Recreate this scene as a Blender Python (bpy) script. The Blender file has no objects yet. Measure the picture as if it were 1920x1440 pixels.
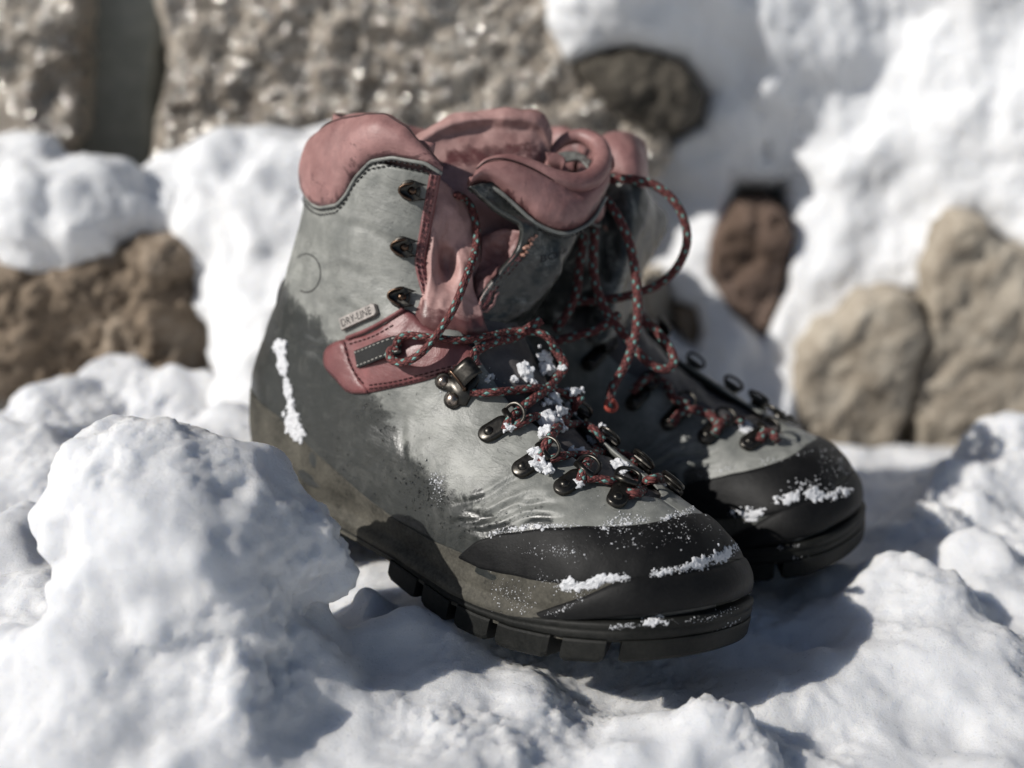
import bpy, bmesh, math, random
import numpy as np
from mathutils import Vector, Matrix, noise
from mathutils.bvhtree import BVHTree
from mathutils.geometry import delaunay_2d_cdt

random.seed(7); np.random.seed(7)
S = bpy.context.scene
COL = S.collection

# ---------------------------------------------------------------- camera
PITCH = math.radians(18)
CAM_Z = 0.42
FPX = 2600.0
CAMB = np.array([55.12991003, -50.09525169, 23.01611145])          # camera in boot space (cm)
RB = np.array([[0.73972363, 0.6449711, 0.19188859],
               [-0.27244635, 0.02631816, 0.96181097],
               [0.61529012, -0.76375365, 0.19518819]])              # rows: right, up, back
cam_d = bpy.data.cameras.new('camera'); cam = bpy.data.objects.new('camera', cam_d); COL.objects.link(cam)
cam_d.sensor_width = 36; cam_d.lens = 36 * FPX / 1920; cam_d.clip_start = 0.02; cam_d.clip_end = 500
cam.location = (0, 0, CAM_Z); cam.rotation_euler = (math.pi / 2 - PITCH, 0, 0)
S.camera = cam
CAMW = Matrix.Translation((0, 0, CAM_Z)) @ Matrix.Rotation(math.pi / 2 - PITCH, 4, 'X')
cam_d.dof.use_dof = True; cam_d.dof.focus_distance = 0.607; cam_d.dof.aperture_fstop = 4.0
# boot space (m) -> world
Rm = Matrix([list(RB[0]) + [0], list(RB[1]) + [0], list(RB[2]) + [0], [0, 0, 0, 1]])
M_BOOT = CAMW @ Rm @ Matrix.Translation(Vector(-CAMB / 100))

# ---------------------------------------------------------------- light
W = bpy.data.worlds.new('World'); S.world = W; W.use_nodes = True
nt = W.node_tree; nt.nodes.clear()
sky = nt.nodes.new('ShaderNodeTexSky'); sky.sky_type = 'NISHITA'; sky.sun_disc = False
SUN_DIR = Vector((-0.80, -0.36, 0.62)).normalized()     # towards the sun
sky.sun_elevation = math.asin(SUN_DIR.z); sky.sun_rotation = math.atan2(SUN_DIR.x, SUN_DIR.y)
bg = nt.nodes.new('ShaderNodeBackground'); bg.inputs[1].default_value = 0.052
wo = nt.nodes.new('ShaderNodeOutputWorld')
nt.links.new(sky.outputs[0], bg.inputs[0]); nt.links.new(bg.outputs[0], wo.inputs[0])
sd = bpy.data.lights.new('sun', 'SUN'); sd.energy = 4.5; sd.angle = math.radians(0.5); sd.color = (1, 0.965, 0.91)
sun = bpy.data.objects.new('sun', sd); COL.objects.link(sun)
sun.rotation_euler = SUN_DIR.to_track_quat('Z', 'Y').to_euler()
S.view_settings.view_transform = 'Standard'; S.view_settings.look = 'None'
S.view_settings.gamma = 1; S.view_settings.exposure = -0.05; S.view_settings.use_curve_mapping = False

# ---------------------------------------------------------------- helpers
def mesh_obj(name, V, F, mat=None, parent=None, smooth=True, scale=0.01, uv=None):
    me = bpy.data.meshes.new(name)
    me.from_pydata([tuple(map(float, v)) for v in np.asarray(V) * scale], [], [tuple(map(int, f)) for f in F])
    if uv is not None:
        l = me.uv_layers.new(name='UVMap'); uv = np.asarray(uv)
        idx = np.empty(len(me.loops), int); me.loops.foreach_get('vertex_index', idx)
        l.data.foreach_set('uv', uv[idx].astype(np.float32).ravel())
    me.update()
    if smooth: me.polygons.foreach_set('use_smooth', [True] * len(me.polygons))
    o = bpy.data.objects.new(name, me); COL.objects.link(o)
    if mat: me.materials.append(mat)
    if parent: o.parent = parent
    return o
def tag(o, label=None, cat=None, group=None, kind=None):
    for k, v in (('label', label), ('category', cat), ('group', group), ('kind', kind)):
        if v: o[k] = v
    return o
def grid_faces(n, m, close_m=False, off=0):
    F = []
    for i in range(n - 1):
        for j in range(m if close_m else m - 1):
            j2 = (j + 1) % m
            F.append((off + i * m + j, off + i * m + j2, off + (i + 1) * m + j2, off + (i + 1) * m + j))
    return F
def cr(P, n, closed=False):
    """Catmull-Rom resample of control rows P to n samples, uniform in chord length."""
    P = np.asarray(P, float)
    d = np.linalg.norm(np.diff(np.vstack([P, P[:1]]) if closed else P, axis=0), axis=1) ** 0.5 + 1e-9
    t = np.concatenate([[0], np.cumsum(d)])
    if closed:
        Pe = np.vstack([P[-2:], P, P[:3]]); te = np.concatenate([[-d[-1] - d[-2], -d[-1]], t[:-1], [t[-1], t[-1] + d[0], t[-1] + d[0] + d[1]]])
        k0 = 2; nk = len(P)
    else:
        Pe = np.vstack([2 * P[0] - P[1], P, 2 * P[-1] - P[-2]]); te = np.concatenate([[-d[0]], t, [t[-1] + d[-1]]]); k0 = 1; nk = len(P) - 1
    x = np.linspace(0, t[-1], n, endpoint=not closed); out = np.empty((n, P.shape[1]))
    for q, tt in enumerate(x):
        i = min(max(np.searchsorted(te, tt, 'right') - 1, k0), k0 + nk - 1)
        h = te[i + 1] - te[i]; u = (tt - te[i]) / h
        m0 = (Pe[i + 1] - Pe[i - 1]) / (te[i + 1] - te[i - 1]) * h; m1 = (Pe[i + 2] - Pe[i]) / (te[i + 2] - te[i]) * h
        out[q] = (2*u**3-3*u**2+1)*Pe[i] + (u**3-2*u**2+u)*m0 + (-2*u**3+3*u**2)*Pe[i+1] + (u**3-u**2)*m1
    return out
def proj(X):
    c = (np.asarray(X, float) - CAMB) @ RB.T
    return np.stack([960 + FPX * c[..., 0] / -c[..., 2], 720 - FPX * c[..., 1] / -c[..., 2]], -1)
def ray(px, py):
    d = np.array([(px - 960) / FPX, -(py - 720) / FPX, -1.0]) @ RB
    return d                    # unit depth along the view axis
def unp(px, py, depth):
    return CAMB + ray(px, py) * depth

# ---------------------------------------------------------------- boot body
SEC = [  # Bx, Bz, Tx, Tz, w lateral, w medial, yc, foot-ness
 (1.0, 21.5, 11.4, 21.0, 4.4, 5.0, 0, 0),
 (0.8, 18.5, 11.4, 18.6, 4.4, 4.8, 0, 0),
 (0.6, 15.0, 11.6, 15.6, 4.4, 4.5, 0, 0),
 (0.1, 12.0, 12.9, 13.6, 4.4, 4.2, 0, 0.1),
 (-0.6, 9.0, 14.6, 12.4, 4.4, 4.1, 0, 0.2),
 (-1.0, 5.8, 16.2, 11.3, 4.5, 4.0, 0, 0.35),
 (1.2, 2.0, 17.6, 10.3, 4.6, 4.0, 0, 0.6),
 (8.6, 2.0, 19.0, 9.5, 4.6, 4.0, 0, 0.8),
 (14.5, 1.7, 20.4, 8.8, 4.8, 4.1, 0, 1),
 (19.4, 1.5, 22.0, 8.2, 5.0, 4.2, 0.1, 1),
 (23.2, 1.8, 23.8, 7.7, 4.9, 4.2, 0.1, 1),
 (25.8, 2.3, 25.6, 7.2, 4.3, 4.0, 0.2, 1),
 (27.1, 2.7, 26.7, 6.6, 3.4, 3.4, 0.3, 1),
 (27.7, 3.1, 27.4, 5.8, 2.4, 2.4, 0.4, 1),
 (28.0, 3.6, 27.85, 5.1, 1.2, 1.2, 0.4, 1),
 (28.05, 4.2, 28.0, 4.6, .3, .3, 0.4, 1),
]
def body_grid(nu=150, nv=96):
    sec = cr(np.array(SEC), nu)
    th = np.linspace(0, 2 * math.pi, nv, endpoint=False)
    V = np.empty((nu, nv, 3))
    for i, (bx, bz, tx, tz, wl, wm, yc, k) in enumerate(sec):
        k = min(max(k, 0), 1)
        t = (1 + np.cos(th)) / 2
        tm = 0.5 - 0.17 * k; nb = 2.3 + 1.2 * k; ntp = 2.3 - 0.2 * k
        w = np.where(t < tm, (1 - (np.abs(tm - t) / tm) ** nb).clip(0) ** (1 / nb), (1 - (np.abs(t - tm) / (1 - tm)) ** ntp).clip(0) ** (1 / ntp))
        lat = np.sin(th) > 0
        y = np.where(lat, -wl * w, wm * w) + yc
        V[i, :, 0] = bx + (tx - bx) * t; V[i, :, 1] = y; V[i, :, 2] = bz + (tz - bz) * t
    return V
BG = body_grid()
NU, NV = BG.shape[:2]
BF = grid_faces(NU, NV, True) + [tuple(range((NU - 1) * NV, NU * NV))]
BVH = BVHTree.FromPolygons([Vector(v) for v in BG.reshape(-1, 3)], BF)
def hit(px, py, mirror=False):
    d = ray(px, py); o = CAMB.copy()
    if mirror: d = d * [1, -1, 1]; o = o * [1, -1, 1]
    r = BVH.ray_cast(Vector(o), Vector(d).normalized())
    return (None, None) if r[0] is None else (np.array(r[0]), np.array(r[1]))


# ---------------------------------------------------------------- materials
def new_mat(name):
    m = bpy.data.materials.new(name); m.use_nodes = True
    t = m.node_tree; b = t.nodes['Principled BSDF']
    return m, t, b
def N(t, kind, **kw):
    n = t.nodes.new('ShaderNode' + kind)
    for k, v in kw.items():
        if k in n.inputs: n.inputs[k].default_value = v
        else: setattr(n, k, v)
    return n
def L(t, a, b): t.links.new(a, b)
def ramp(t, fac, stops):
    r = t.nodes.new('ShaderNodeValToRGB'); L(t, fac, r.inputs[0])
    e = r.color_ramp.elements
    while len(e) < len(stops): e.new(0.5)
    for q, (p, c) in zip(e, stops):
        q.position = p; q.color = (*c, 1) if len(c) == 3 else c
    return r
def obco(t):
    return t.nodes.new('ShaderNodeTexCoord').outputs['Object']
def noise_n(t, co, scale, detail=5, rough=0.55, dist=0.0):
    n = N(t, 'TexNoise', Scale=scale, Detail=detail, Roughness=rough, Distortion=dist); L(t, co, n.inputs['Vector']); return n
def mixc(t, fac, a, b, mode='MIX'):
    m = N(t, 'Mix', data_type='RGBA', blend_type=mode)
    if hasattr(fac, 'is_linked'): L(t, fac, m.inputs[0])
    else: m.inputs[0].default_value = fac
    for v, i in ((a, 6), (b, 7)):
        if hasattr(v, 'is_linked'): L(t, v, m.inputs[i])
        else: m.inputs[i].default_value = (*v, 1)
    return m.outputs[2]
def mth(t, op, a, b=None, clamp=False):
    m = N(t, 'Math', operation=op, use_clamp=clamp)
    for v, i in ((a, 0), (b, 1)):
        if v is None: continue
        if hasattr(v, 'is_linked'): L(t, v, m.inputs[i])
        else: m.inputs[i].default_value = v
    return m.outputs[0]
def bump(t, b, h, strength=0.3, dist=0.001, prev=None):
    n = N(t, 'Bump', Strength=strength, Distance=dist); L(t, h, n.inputs['Height'])
    if prev is not None: L(t, prev, n.inputs['Normal'])
    if b is not None: L(t, n.outputs[0], b.inputs['Normal'])
    return n.outputs[0]

def mat_leather(name, c1, c2, dark, scratch=0.5, rough=0.5):
    m, t, b = new_mat(name); co = obco(t)
    n1 = noise_n(t, co, 38, 6, 0.62, 0.4); n2 = noise_n(t, co, 150, 5, 0.6); n3 = noise_n(t, co, 900, 3, 0.6)
    base = ramp(t, n1.outputs[0], [(0.28, c2), (0.47, [q * .86 for q in c1]), (0.56, c1), (0.74, [min(1, q * 1.25) for q in c1])]).outputs[0]
    base = mixc(t, mth(t, 'MULTIPLY', ramp(t, n2.outputs[0], [(0.42, (1, 1, 1)), (0.58, (0, 0, 0))]).outputs[0], 0.35), base, c2)
    # scratches: stretched, distorted noise thresholded into thin marks
    mp = N(t, 'Mapping'); mp.inputs['Scale'].default_value = (1, 1, 4); mp.inputs['Rotation'].default_value = (0, 0.6, 0); L(t, co, mp.inputs[0])
    n4 = noise_n(t, mp.outputs[0], 60, 4, 0.65, 1.2)
    sc = ramp(t, n4.outputs[0], [(0.485, (0, 0, 0)), (0.5, (1, 1, 1)), (0.515, (0, 0, 0))]).outputs[0]
    big = noise_n(t, co, 25, 3)
    sc = mth(t, 'MULTIPLY', sc, ramp(t, big.outputs[0], [(0.42, (0, 0, 0)), (0.56, (1, 1, 1))]).outputs[0])
    base = mixc(t, mth(t, 'MULTIPLY', sc, scratch), base, dark)
    # soaked / dirty areas and painted-in shade, all with a ragged edge
    at = N(t, 'Attribute', attribute_name='wet_shade')
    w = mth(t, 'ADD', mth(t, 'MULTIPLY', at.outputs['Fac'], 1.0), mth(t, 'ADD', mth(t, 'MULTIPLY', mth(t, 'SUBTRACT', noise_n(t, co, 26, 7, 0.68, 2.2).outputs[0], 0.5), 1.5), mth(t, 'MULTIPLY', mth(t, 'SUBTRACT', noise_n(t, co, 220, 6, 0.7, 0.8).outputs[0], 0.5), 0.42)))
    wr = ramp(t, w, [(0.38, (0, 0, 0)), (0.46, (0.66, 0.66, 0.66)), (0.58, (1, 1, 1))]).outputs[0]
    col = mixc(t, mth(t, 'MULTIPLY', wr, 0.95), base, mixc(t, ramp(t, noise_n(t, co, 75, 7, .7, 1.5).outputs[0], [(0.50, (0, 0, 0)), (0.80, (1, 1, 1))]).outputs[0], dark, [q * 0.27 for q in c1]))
    L(t, col, b.inputs['Base Color'])
    r = mth(t, 'SUBTRACT', mth(t, 'ADD', mth(t, 'MULTIPLY', n2.outputs[0], 0.22), rough - 0.08), mth(t, 'MULTIPLY', wr, 0.14))
    L(t, r, b.inputs['Roughness'])
    v = N(t, 'TexVoronoi', feature='DISTANCE_TO_EDGE', Scale=900); L(t, co, v.inputs['Vector'])
    p = bump(t, None, v.outputs[0], 0.12, 0.0004)
    p = bump(t, None, n3.outputs[0], 0.25, 0.0003, p)
    p = bump(t, None, n4.outputs[0], 0.10, 0.0022, p)
    cr_ = noise_n(t, co, 55, 4, 0.55, 1.5)
    bump(t, b, cr_.outputs[0], 0.14, 0.004, p)
    b.inputs['Specular IOR Level'].default_value = 0.5
    return m
M_GREY = mat_leather('worn_grey_leather', (0.238, 0.242, 0.224), (0.102, 0.108, 0.101), (0.017, 0.019, 0.018), 0.6, 0.44)
M_PINK = mat_leather('faded_red_leather', (0.31, 0.165, 0.155), (0.17, 0.076, 0.074), (0.07, 0.025, 0.027), 0.3, 0.48)
M_PINKL = mat_leather('pale_red_leather', (0.43, 0.26, 0.24), (0.25, 0.13, 0.12), (0.10, 0.035, 0.035), 0.25, 0.5)
M_STRAP = mat_leather('red_strap_leather', (0.21, 0.076, 0.076), (0.125, 0.042, 0.044), (0.04, 0.014, 0.015), 0.35, 0.38)

def mat_rubber(name, c, c2, rough=0.5, dust=0.0):
    m, t, b = new_mat(name); co = obco(t)
    n = noise_n(t, co, 60, 6, 0.65); n2 = noise_n(t, co, 700, 4, 0.7)
    f = mth(t, 'ADD', mth(t, 'MULTIPLY', n.outputs[0], 0.6), mth(t, 'MULTIPLY', n2.outputs[0], 0.4))
    L(t, ramp(t, f, [(0.36, c), (0.68, c2)]).outputs[0], b.inputs['Base Color'])
    L(t, mth(t, 'ADD', mth(t, 'MULTIPLY', n.outputs[0], 0.3), rough - 0.15), b.inputs['Roughness'])
    p = bump(t, None, n2.outputs[0], 0.35, 0.0004); bump(t, b, n.outputs[0], 0.2, 0.002, p)
    b.inputs['Specular IOR Level'].default_value = 0.17
    return m
M_RAND = mat_rubber('dusty_rand_rubber', (0.026, 0.025, 0.021), (0.115, 0.107, 0.088), 0.66)
M_BLACK = mat_rubber('black_rubber', (0.004, 0.004, 0.0045), (0.013, 0.013, 0.013), 0.55)
M_SOLE = mat_rubber('black_sole_rubber', (0.005, 0.0055, 0.005), (0.02, 0.02, 0.018), 0.55)

def mat_plain(name, c, rough=0.5, metal=0.0, bs=0.2, scale=400):
    m, t, b = new_mat(name); co = obco(t)
    n = noise_n(t, co, scale, 5, 0.6)
    L(t, ramp(t, n.outputs[0], [(0.35, [q * 0.65 for q in c]), (0.65, c)]).outputs[0], b.inputs['Base Color'])
    L(t, mth(t, 'ADD', mth(t, 'MULTIPLY', n.outputs[0], 0.3), rough - 0.15), b.inputs['Roughness'])
    b.inputs['Metallic'].default_value = metal
    bump(t, b, n.outputs[0], bs, 0.0003)
    return m
M_METAL = mat_plain('blackened_metal', (0.06, 0.056, 0.05), 0.32, 0.9)
M_RIVET = mat_plain('rivet_metal', (0.32, 0.27, 0.23), 0.3, 1.0)
M_COPPER = mat_plain('worn_bronze', (0.11, 0.07, 0.048), 0.3, 0.9)
M_BADGE = mat_plain('grey_badge_metal', (0.36, 0.33, 0.31), 0.38, 0.6)
M_INK = mat_plain('engraving_black', (0.015, 0.014, 0.014), 0.6)
M_STITCHB = mat_plain('black_thread', (0.012, 0.012, 0.013), 0.7)
M_STITCHR = mat_plain('dark_red_thread', (0.07, 0.018, 0.02), 0.7)
M_STITCHW = mat_plain('white_thread', (0.55, 0.53, 0.48), 0.7)
M_SEAM = mat_plain('seam_groove', (0.05, 0.02, 0.02), 0.7)

def mat_web():
    m, t, b = new_mat('black_webbing'); uv = t.nodes.new('ShaderNodeTexCoord').outputs['UV']
    w = N(t, 'TexWave', Scale=9.0, Distortion=0.6, Detail=2); L(t, uv, w.inputs['Vector'])
    L(t, ramp(t, w.outputs[0], [(0, (0.008, 0.008, 0.009)), (1, (0.035, 0.035, 0.034))]).outputs[0], b.inputs['Base Color'])
    b.inputs['Roughness'].default_value = 0.8; bump(t, b, w.outputs[0], 0.6, 0.0006)
    return m
M_WEB = mat_web()

def mat_lace():
    m, t, b = new_mat('braided_lace'); uv = t.nodes.new('ShaderNodeTexCoord').outputs['UV']
    s = N(t, 'SeparateXYZ'); L(t, uv, s.inputs[0])
    u, v = s.outputs[0], s.outputs[1]
    p = mth(t, 'ADD', u, v); q = mth(t, 'SUBTRACT', u, v)
    fp, fq = mth(t, 'FRACT', p), mth(t, 'FRACT', q)
    ip, iq = mth(t, 'FLOOR', p), mth(t, 'FLOOR', q)
    dp = mth(t, 'ABSOLUTE', mth(t, 'SUBTRACT', fp, 0.5)); dq = mth(t, 'ABSOLUTE', mth(t, 'SUBTRACT', fq, 0.5))
    dd = mth(t, 'MAXIMUM', dp, dq)
    hump = mth(t, 'SUBTRACT', 0.5, dd)
    k = mth(t, 'MODULO', mth(t, 'ADD', mth(t, 'ADD', ip, mth(t, 'MULTIPLY', iq, 1.0)), 4000.0), 2.0)
    k4 = mth(t, 'MODULO', mth(t, 'ADD', ip, 4000.0), 3.0)
    teal = mth(t, 'MULTIPLY', mth(t, 'LESS_THAN', k, 0.5), mth(t, 'LESS_THAN', k4, 0.5))
    blk = mth(t, 'MULTIPLY', mth(t, 'LESS_THAN', k, 0.5), mth(t, 'GREATER_THAN', k4, 0.5))
    red = ramp(t, noise_n(t, uv, 3.0, 3).outputs[0], [(0.3, (0.09, 0.022, 0.021)), (0.7, (0.24, 0.066, 0.06))]).outputs[0]
    c = mixc(t, teal, red, (0.16, 0.32, 0.29)); c = mixc(t, blk, c, (0.10, 0.016, 0.016))
    c = mixc(t, ramp(t, dd, [(0.36, (0, 0, 0)), (0.5, (0.9, 0.9, 0.9))]).outputs[0], c, (0.012, 0.008, 0.008))
    L(t, c, b.inputs['Base Color']); b.inputs['Roughness'].default_value = 0.75
    bump(t, b, hump, 0.9, 0.0012)
    return m
M_LACE = mat_lace()
M_LACETIP = mat_plain('lace_end_red', (0.5, 0.09, 0.06), 0.6)

def mat_snow(name, c=(0.86, 0.875, 0.90), dirt=0.0, sss=0.25):
    m, t, b = new_mat(name); co = obco(t)
    n1 = noise_n(t, co, 16, 6, 0.6); n2 = noise_n(t, co, 800, 5, 0.75); n3 = noise_n(t, co, 150, 7, 0.7)
    base = mixc(t, mth(t, 'MULTIPLY', ramp(t, n1.outputs[0], [(0.48, (0, 0, 0)), (0.7, (1, 1, 1))]).outputs[0], min(1, dirt * 2)), c, [q * f for q, f in zip(c, (.80, .76, .70))])
    sp = ramp(t, noise_n(t, co, 210, 2, 0.5).outputs[0], [(0.83, (0, 0, 0)), (0.85, (1, 1, 1))]).outputs[0]
    base = mixc(t, mth(t, 'MULTIPLY', sp, min(1, dirt * 1.6)), base, (0.28, 0.24, 0.20))
    L(t, base, b.inputs['Base Color'])
    # ice grains: a few cells per cm are tilted, shiny facets
    vo = N(t, 'TexVoronoi', Scale=1100); L(t, co, vo.inputs['Vector'])
    sx = N(t, 'SeparateColor'); L(t, vo.outputs['Color'], sx.inputs[0])
    gl = mth(t, 'GREATER_THAN', sx.outputs[0], 0.975)
    L(t, mth(t, 'SUBTRACT', 0.62, mth(t, 'MULTIPLY', gl, 0.5)), b.inputs['Roughness'])
    p = bump(t, None, n3.outputs[0], 0.26, 0.004); p = bump(t, None, n2.outputs[0], 0.8, 0.0012, p)
    g = N(t, 'VectorMath', operation='SUBTRACT'); L(t, vo.outputs['Color'], g.inputs[0]); g.inputs[1].default_value = (0.5, 0.5, 0.5)
    g2 = N(t, 'VectorMath', operation='SCALE'); L(t, g.outputs[0], g2.inputs[0]); L(t, mth(t, 'MULTIPLY', gl, 0.55), g2.inputs['Scale'])
    a = N(t, 'VectorMath', operation='ADD'); L(t, p, a.inputs[0]); L(t, g2.outputs[0], a.inputs[1])
    nn = N(t, 'VectorMath', operation='NORMALIZE'); L(t, a.outputs[0], nn.inputs[0]); L(t, nn.outputs[0], b.inputs['Normal'])
    b.inputs['Subsurface Weight'].default_value = sss; b.inputs['Subsurface Radius'].default_value = (1.0, 1.1, 1.3); b.inputs['Subsurface Scale'].default_value = 0.009
    b.inputs['IOR'].default_value = 1.31
    return m
M_SNOW = mat_snow('snow', (0.85, 0.86, 0.88), dirt=0.10)
M_GREYSNOW = mat_snow('grey_snow', (0.75, 0.76, 0.785), dirt=0.06, sss=.85)  # ground snow, greyer and darker than the snow behind
M_SNOWC = mat_snow('snow_crumb', (0.74, 0.75, 0.78), 0.0, 0.1)

def mat_stone(name, c1, c2, c3, rough=0.75, spec=0.5, scale=1.0, bs=1.0, glit=0.0):
    m, t, b = new_mat(name); co = obco(t)
    n1 = noise_n(t, co, 14 * scale, 8, 0.65, 0.5); n2 = noise_n(t, co, 70 * scale, 8, 0.7); n3 = noise_n(t, co, 330, 4, 0.6)
    f = mth(t, 'ADD', mth(t, 'MULTIPLY', n1.outputs[0], 0.55), mth(t, 'MULTIPLY', n2.outputs[0], 0.45))
    L(t, ramp(t, f, [(0.36, c1), (0.5, c2), (0.64, c3)]).outputs[0], b.inputs['Base Color'])
    p = bump(t, None, n2.outputs[0], 0.8 * bs, 0.008); p = bump(t, None, n3.outputs[0], 0.8 * bs, 0.002, p)
    # mica flakes: some small cells are tilted and glossy
    vo = N(t, 'TexVoronoi', Scale=230); L(t, co, vo.inputs['Vector'])
    sx = N(t, 'SeparateColor'); L(t, vo.outputs['Color'], sx.inputs[0]); gl = mth(t, 'MULTIPLY', mth(t, 'GREATER_THAN', sx.outputs[1], 0.6), glit)
    g = N(t, 'VectorMath', operation='SUBTRACT'); L(t, vo.outputs['Color'], g.inputs[0]); g.inputs[1].default_value = (0.5, 0.5, 0.5)
    g2 = N(t, 'VectorMath', operation='SCALE'); L(t, g.outputs[0], g2.inputs[0]); L(t, mth(t, 'MULTIPLY', gl, 1.5), g2.inputs['Scale'])
    a = N(t, 'VectorMath', operation='ADD'); L(t, p, a.inputs[0]); L(t, g2.outputs[0], a.inputs[1])
    nn = N(t, 'VectorMath', operation='NORMALIZE'); L(t, a.outputs[0], nn.inputs[0]); L(t, nn.outputs[0], b.inputs['Normal'])
    L(t, mth(t, 'SUBTRACT', mth(t, 'ADD', mth(t, 'MULTIPLY', n3.outputs[0], 0.5), rough - 0.3), mth(t, 'MULTIPLY', gl, 0.2), True), b.inputs['Roughness'])
    L(t, gl, b.inputs['Metallic'])
    L(t, mixc(t, gl, ramp(t, f, [(0.36, c1), (0.5, c2), (0.64, c3)]).outputs[0], (0.8, 0.78, 0.74)), b.inputs['Base Color'])
    b.inputs['Specular IOR Level'].default_value = spec
    return m

# ---------------------------------------------------------------- boot parts
def bvh_of(*VF):
    V, F = [], []
    for v, f in VF:
        o = len(V); V += [Vector(p) for p in np.asarray(v).reshape(-1, 3)]; F += [tuple(int(a) + o for a in q) for q in f]
    return BVHTree.FromPolygons(V, F)
def cast(bvh, o, d):
    r = bvh.ray_cast(Vector(o), Vector(d).normalized())
    return (None, None) if r[0] is None else (np.array(r[0]), np.array(r[1]))
def pix(bvh, px, py, lift=0.0, fallback=66.0):
    d = ray(px, py); h, n = cast(bvh, CAMB, d)
    if h is None: return CAMB + d * (fallback - lift), -d
    return h - d * lift, n
def grid_normals(G):
    du = np.gradient(G, axis=0); dv = np.gradient(G, axis=1)
    n = np.cross(du, dv); return n / (np.linalg.norm(n, axis=-1, keepdims=True) + 1e-9)
def slab(G, off0, off1, nrm=None):
    """Two-sided sheet: grid G offset by off0 (outer) and off1 (inner) along its normals, closed at the edges."""
    n, m = G.shape[:2]; Nn = grid_normals(G) if nrm is None else nrm
    A = G + Nn * np.asarray(off0)[..., None]; B = G + Nn * np.asarray(off1)[..., None]
    V = np.vstack([A.reshape(-1, 3), B.reshape(-1, 3)]); k = n * m
    F = grid_faces(n, m) + [tuple(reversed(f)) for f in grid_faces(n, m, off=k)]
    e = [i * m for i in range(n)]; r = [i * m + m - 1 for i in range(n)]; tp = list(range(m)); bt = [(n - 1) * m + j for j in range(m)]
    for line, flip in ((e, 0), (r, 1), (tp, 1), (bt, 0)):
        for a, b in zip(line[:-1], line[1:]):
            q = (a, b, b + k, a + k); F.append(q if not flip else q[::-1])
    return V, F
def surf_grid(rows, nu, nv):
    """Smooth grid through control rows (list of rows of 3D points)."""
    R = [cr(np.array(r, float), nv) for r in rows]
    return np.stack([cr(np.stack([r[j] for r in R]), nu) for j in range(nv)], 1)
def fbm(P, s, oct=4):
    return np.array([noise.fractal(Vector(p) * s, 1.0, 2.0, oct) for p in P])
def tube(path, rad, sides=10, ulen=None, cap=True, flat=1.0):
    path = np.asarray(path, float); n = len(path); rad = np.broadcast_to(np.asarray(rad, float), (n,))
    T = np.gradient(path, axis=0); T /= np.linalg.norm(T, axis=1, keepdims=True) + 1e-12
    a = np.cross(T[0], [0, 0, 1.0]); a = a if np.linalg.norm(a) > 0.1 else np.cross(T[0], [0, 1.0, 0]); a /= np.linalg.norm(a)
    V, UV = [], []; s = 0.0
    for i in range(n):
        a = a - T[i] * np.dot(a, T[i]); a /= np.linalg.norm(a) + 1e-12; b = np.cross(T[i], a)
        if i: s += np.linalg.norm(path[i] - path[i - 1])
        for k in range(sides + 1):
            th = 2 * math.pi * k / sides
            V.append(path[i] + rad[i] * (math.cos(th) * a + flat * math.sin(th) * b)); UV.append((s / (ulen or 1), 6 * k / sides))
    F = grid_faces(n, sides + 1)
    if cap: F += [tuple(range(sides - 1, -1, -1)), tuple((n - 1) * (sides + 1) + k for k in range(sides))]
    return np.array(V), F, np.array(UV)
class MB:
    def __init__(s): s.V = []; s.F = []; s.n = 0
    def add(s, V, F):
        V = np.asarray(V).reshape(-1, 3); s.V.append(V); s.F += [tuple(int(a) + s.n for a in f) for f in F]; s.n += len(V); return s
    def box(s, c, ax, half):
        ax = np.asarray(ax, float); V = [np.asarray(c) + sum(ax[i] * half[i] * sg[i] for i in range(3)) for sg in [(x, y, z) for x in (-1, 1) for y in (-1, 1) for z in (-1, 1)]]
        return s.add(V, [(0, 1, 3, 2), (4, 6, 7, 5), (0, 4, 5, 1), (2, 3, 7, 6), (0, 2, 6, 4), (1, 5, 7, 3)])
    def dome(s, c, ax, r, h, n=14, k=5):
        V = [];
        for i in range(k):
            a = math.pi / 2 * i / k
            for j in range(n):
                t = 2 * math.pi * j / n
                V.append(np.asarray(c) + r * math.cos(a) * (math.cos(t) * ax[0] + math.sin(t) * ax[1]) + h * math.sin(a) * ax[2])
        V.append(np.asarray(c) + h * ax[2]); F = grid_faces(k, n, True)
        F += [((k - 1) * n + j, (k - 1) * n + (j + 1) % n, k * n) for j in range(n)]
        return s.add(V, F)
    def obj(s, name, mat, parent=None, smooth=True): return mesh_obj(name, np.vstack(s.V), s.F, mat, parent, smooth)

NEAR = bpy.data.objects.new('hiking_boot', None); COL.objects.link(NEAR); NEAR.matrix_world = M_BOOT
tag(NEAR, 'nearer grey leather hiking boot with faded red collar, its side badge and toe facing us', 'hiking boot', 'pair of hiking boots on the snow')
FARPARTS = []                                  # objects that the far boot repeats, mirrored
def part(o, far=True):
    if far: FARPARTS.append(o)
    return o
def add_wet_shade(o, f):
    me = o.data; n = len(me.vertices); c = np.empty(n * 3, np.float32); me.vertices.foreach_get('co', c); c = c.reshape(-1, 3) * 100
    a = me.attributes.new('wet_shade', 'FLOAT', 'POINT'); a.data.foreach_set('value', np.asarray(f(c), np.float32))

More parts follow.
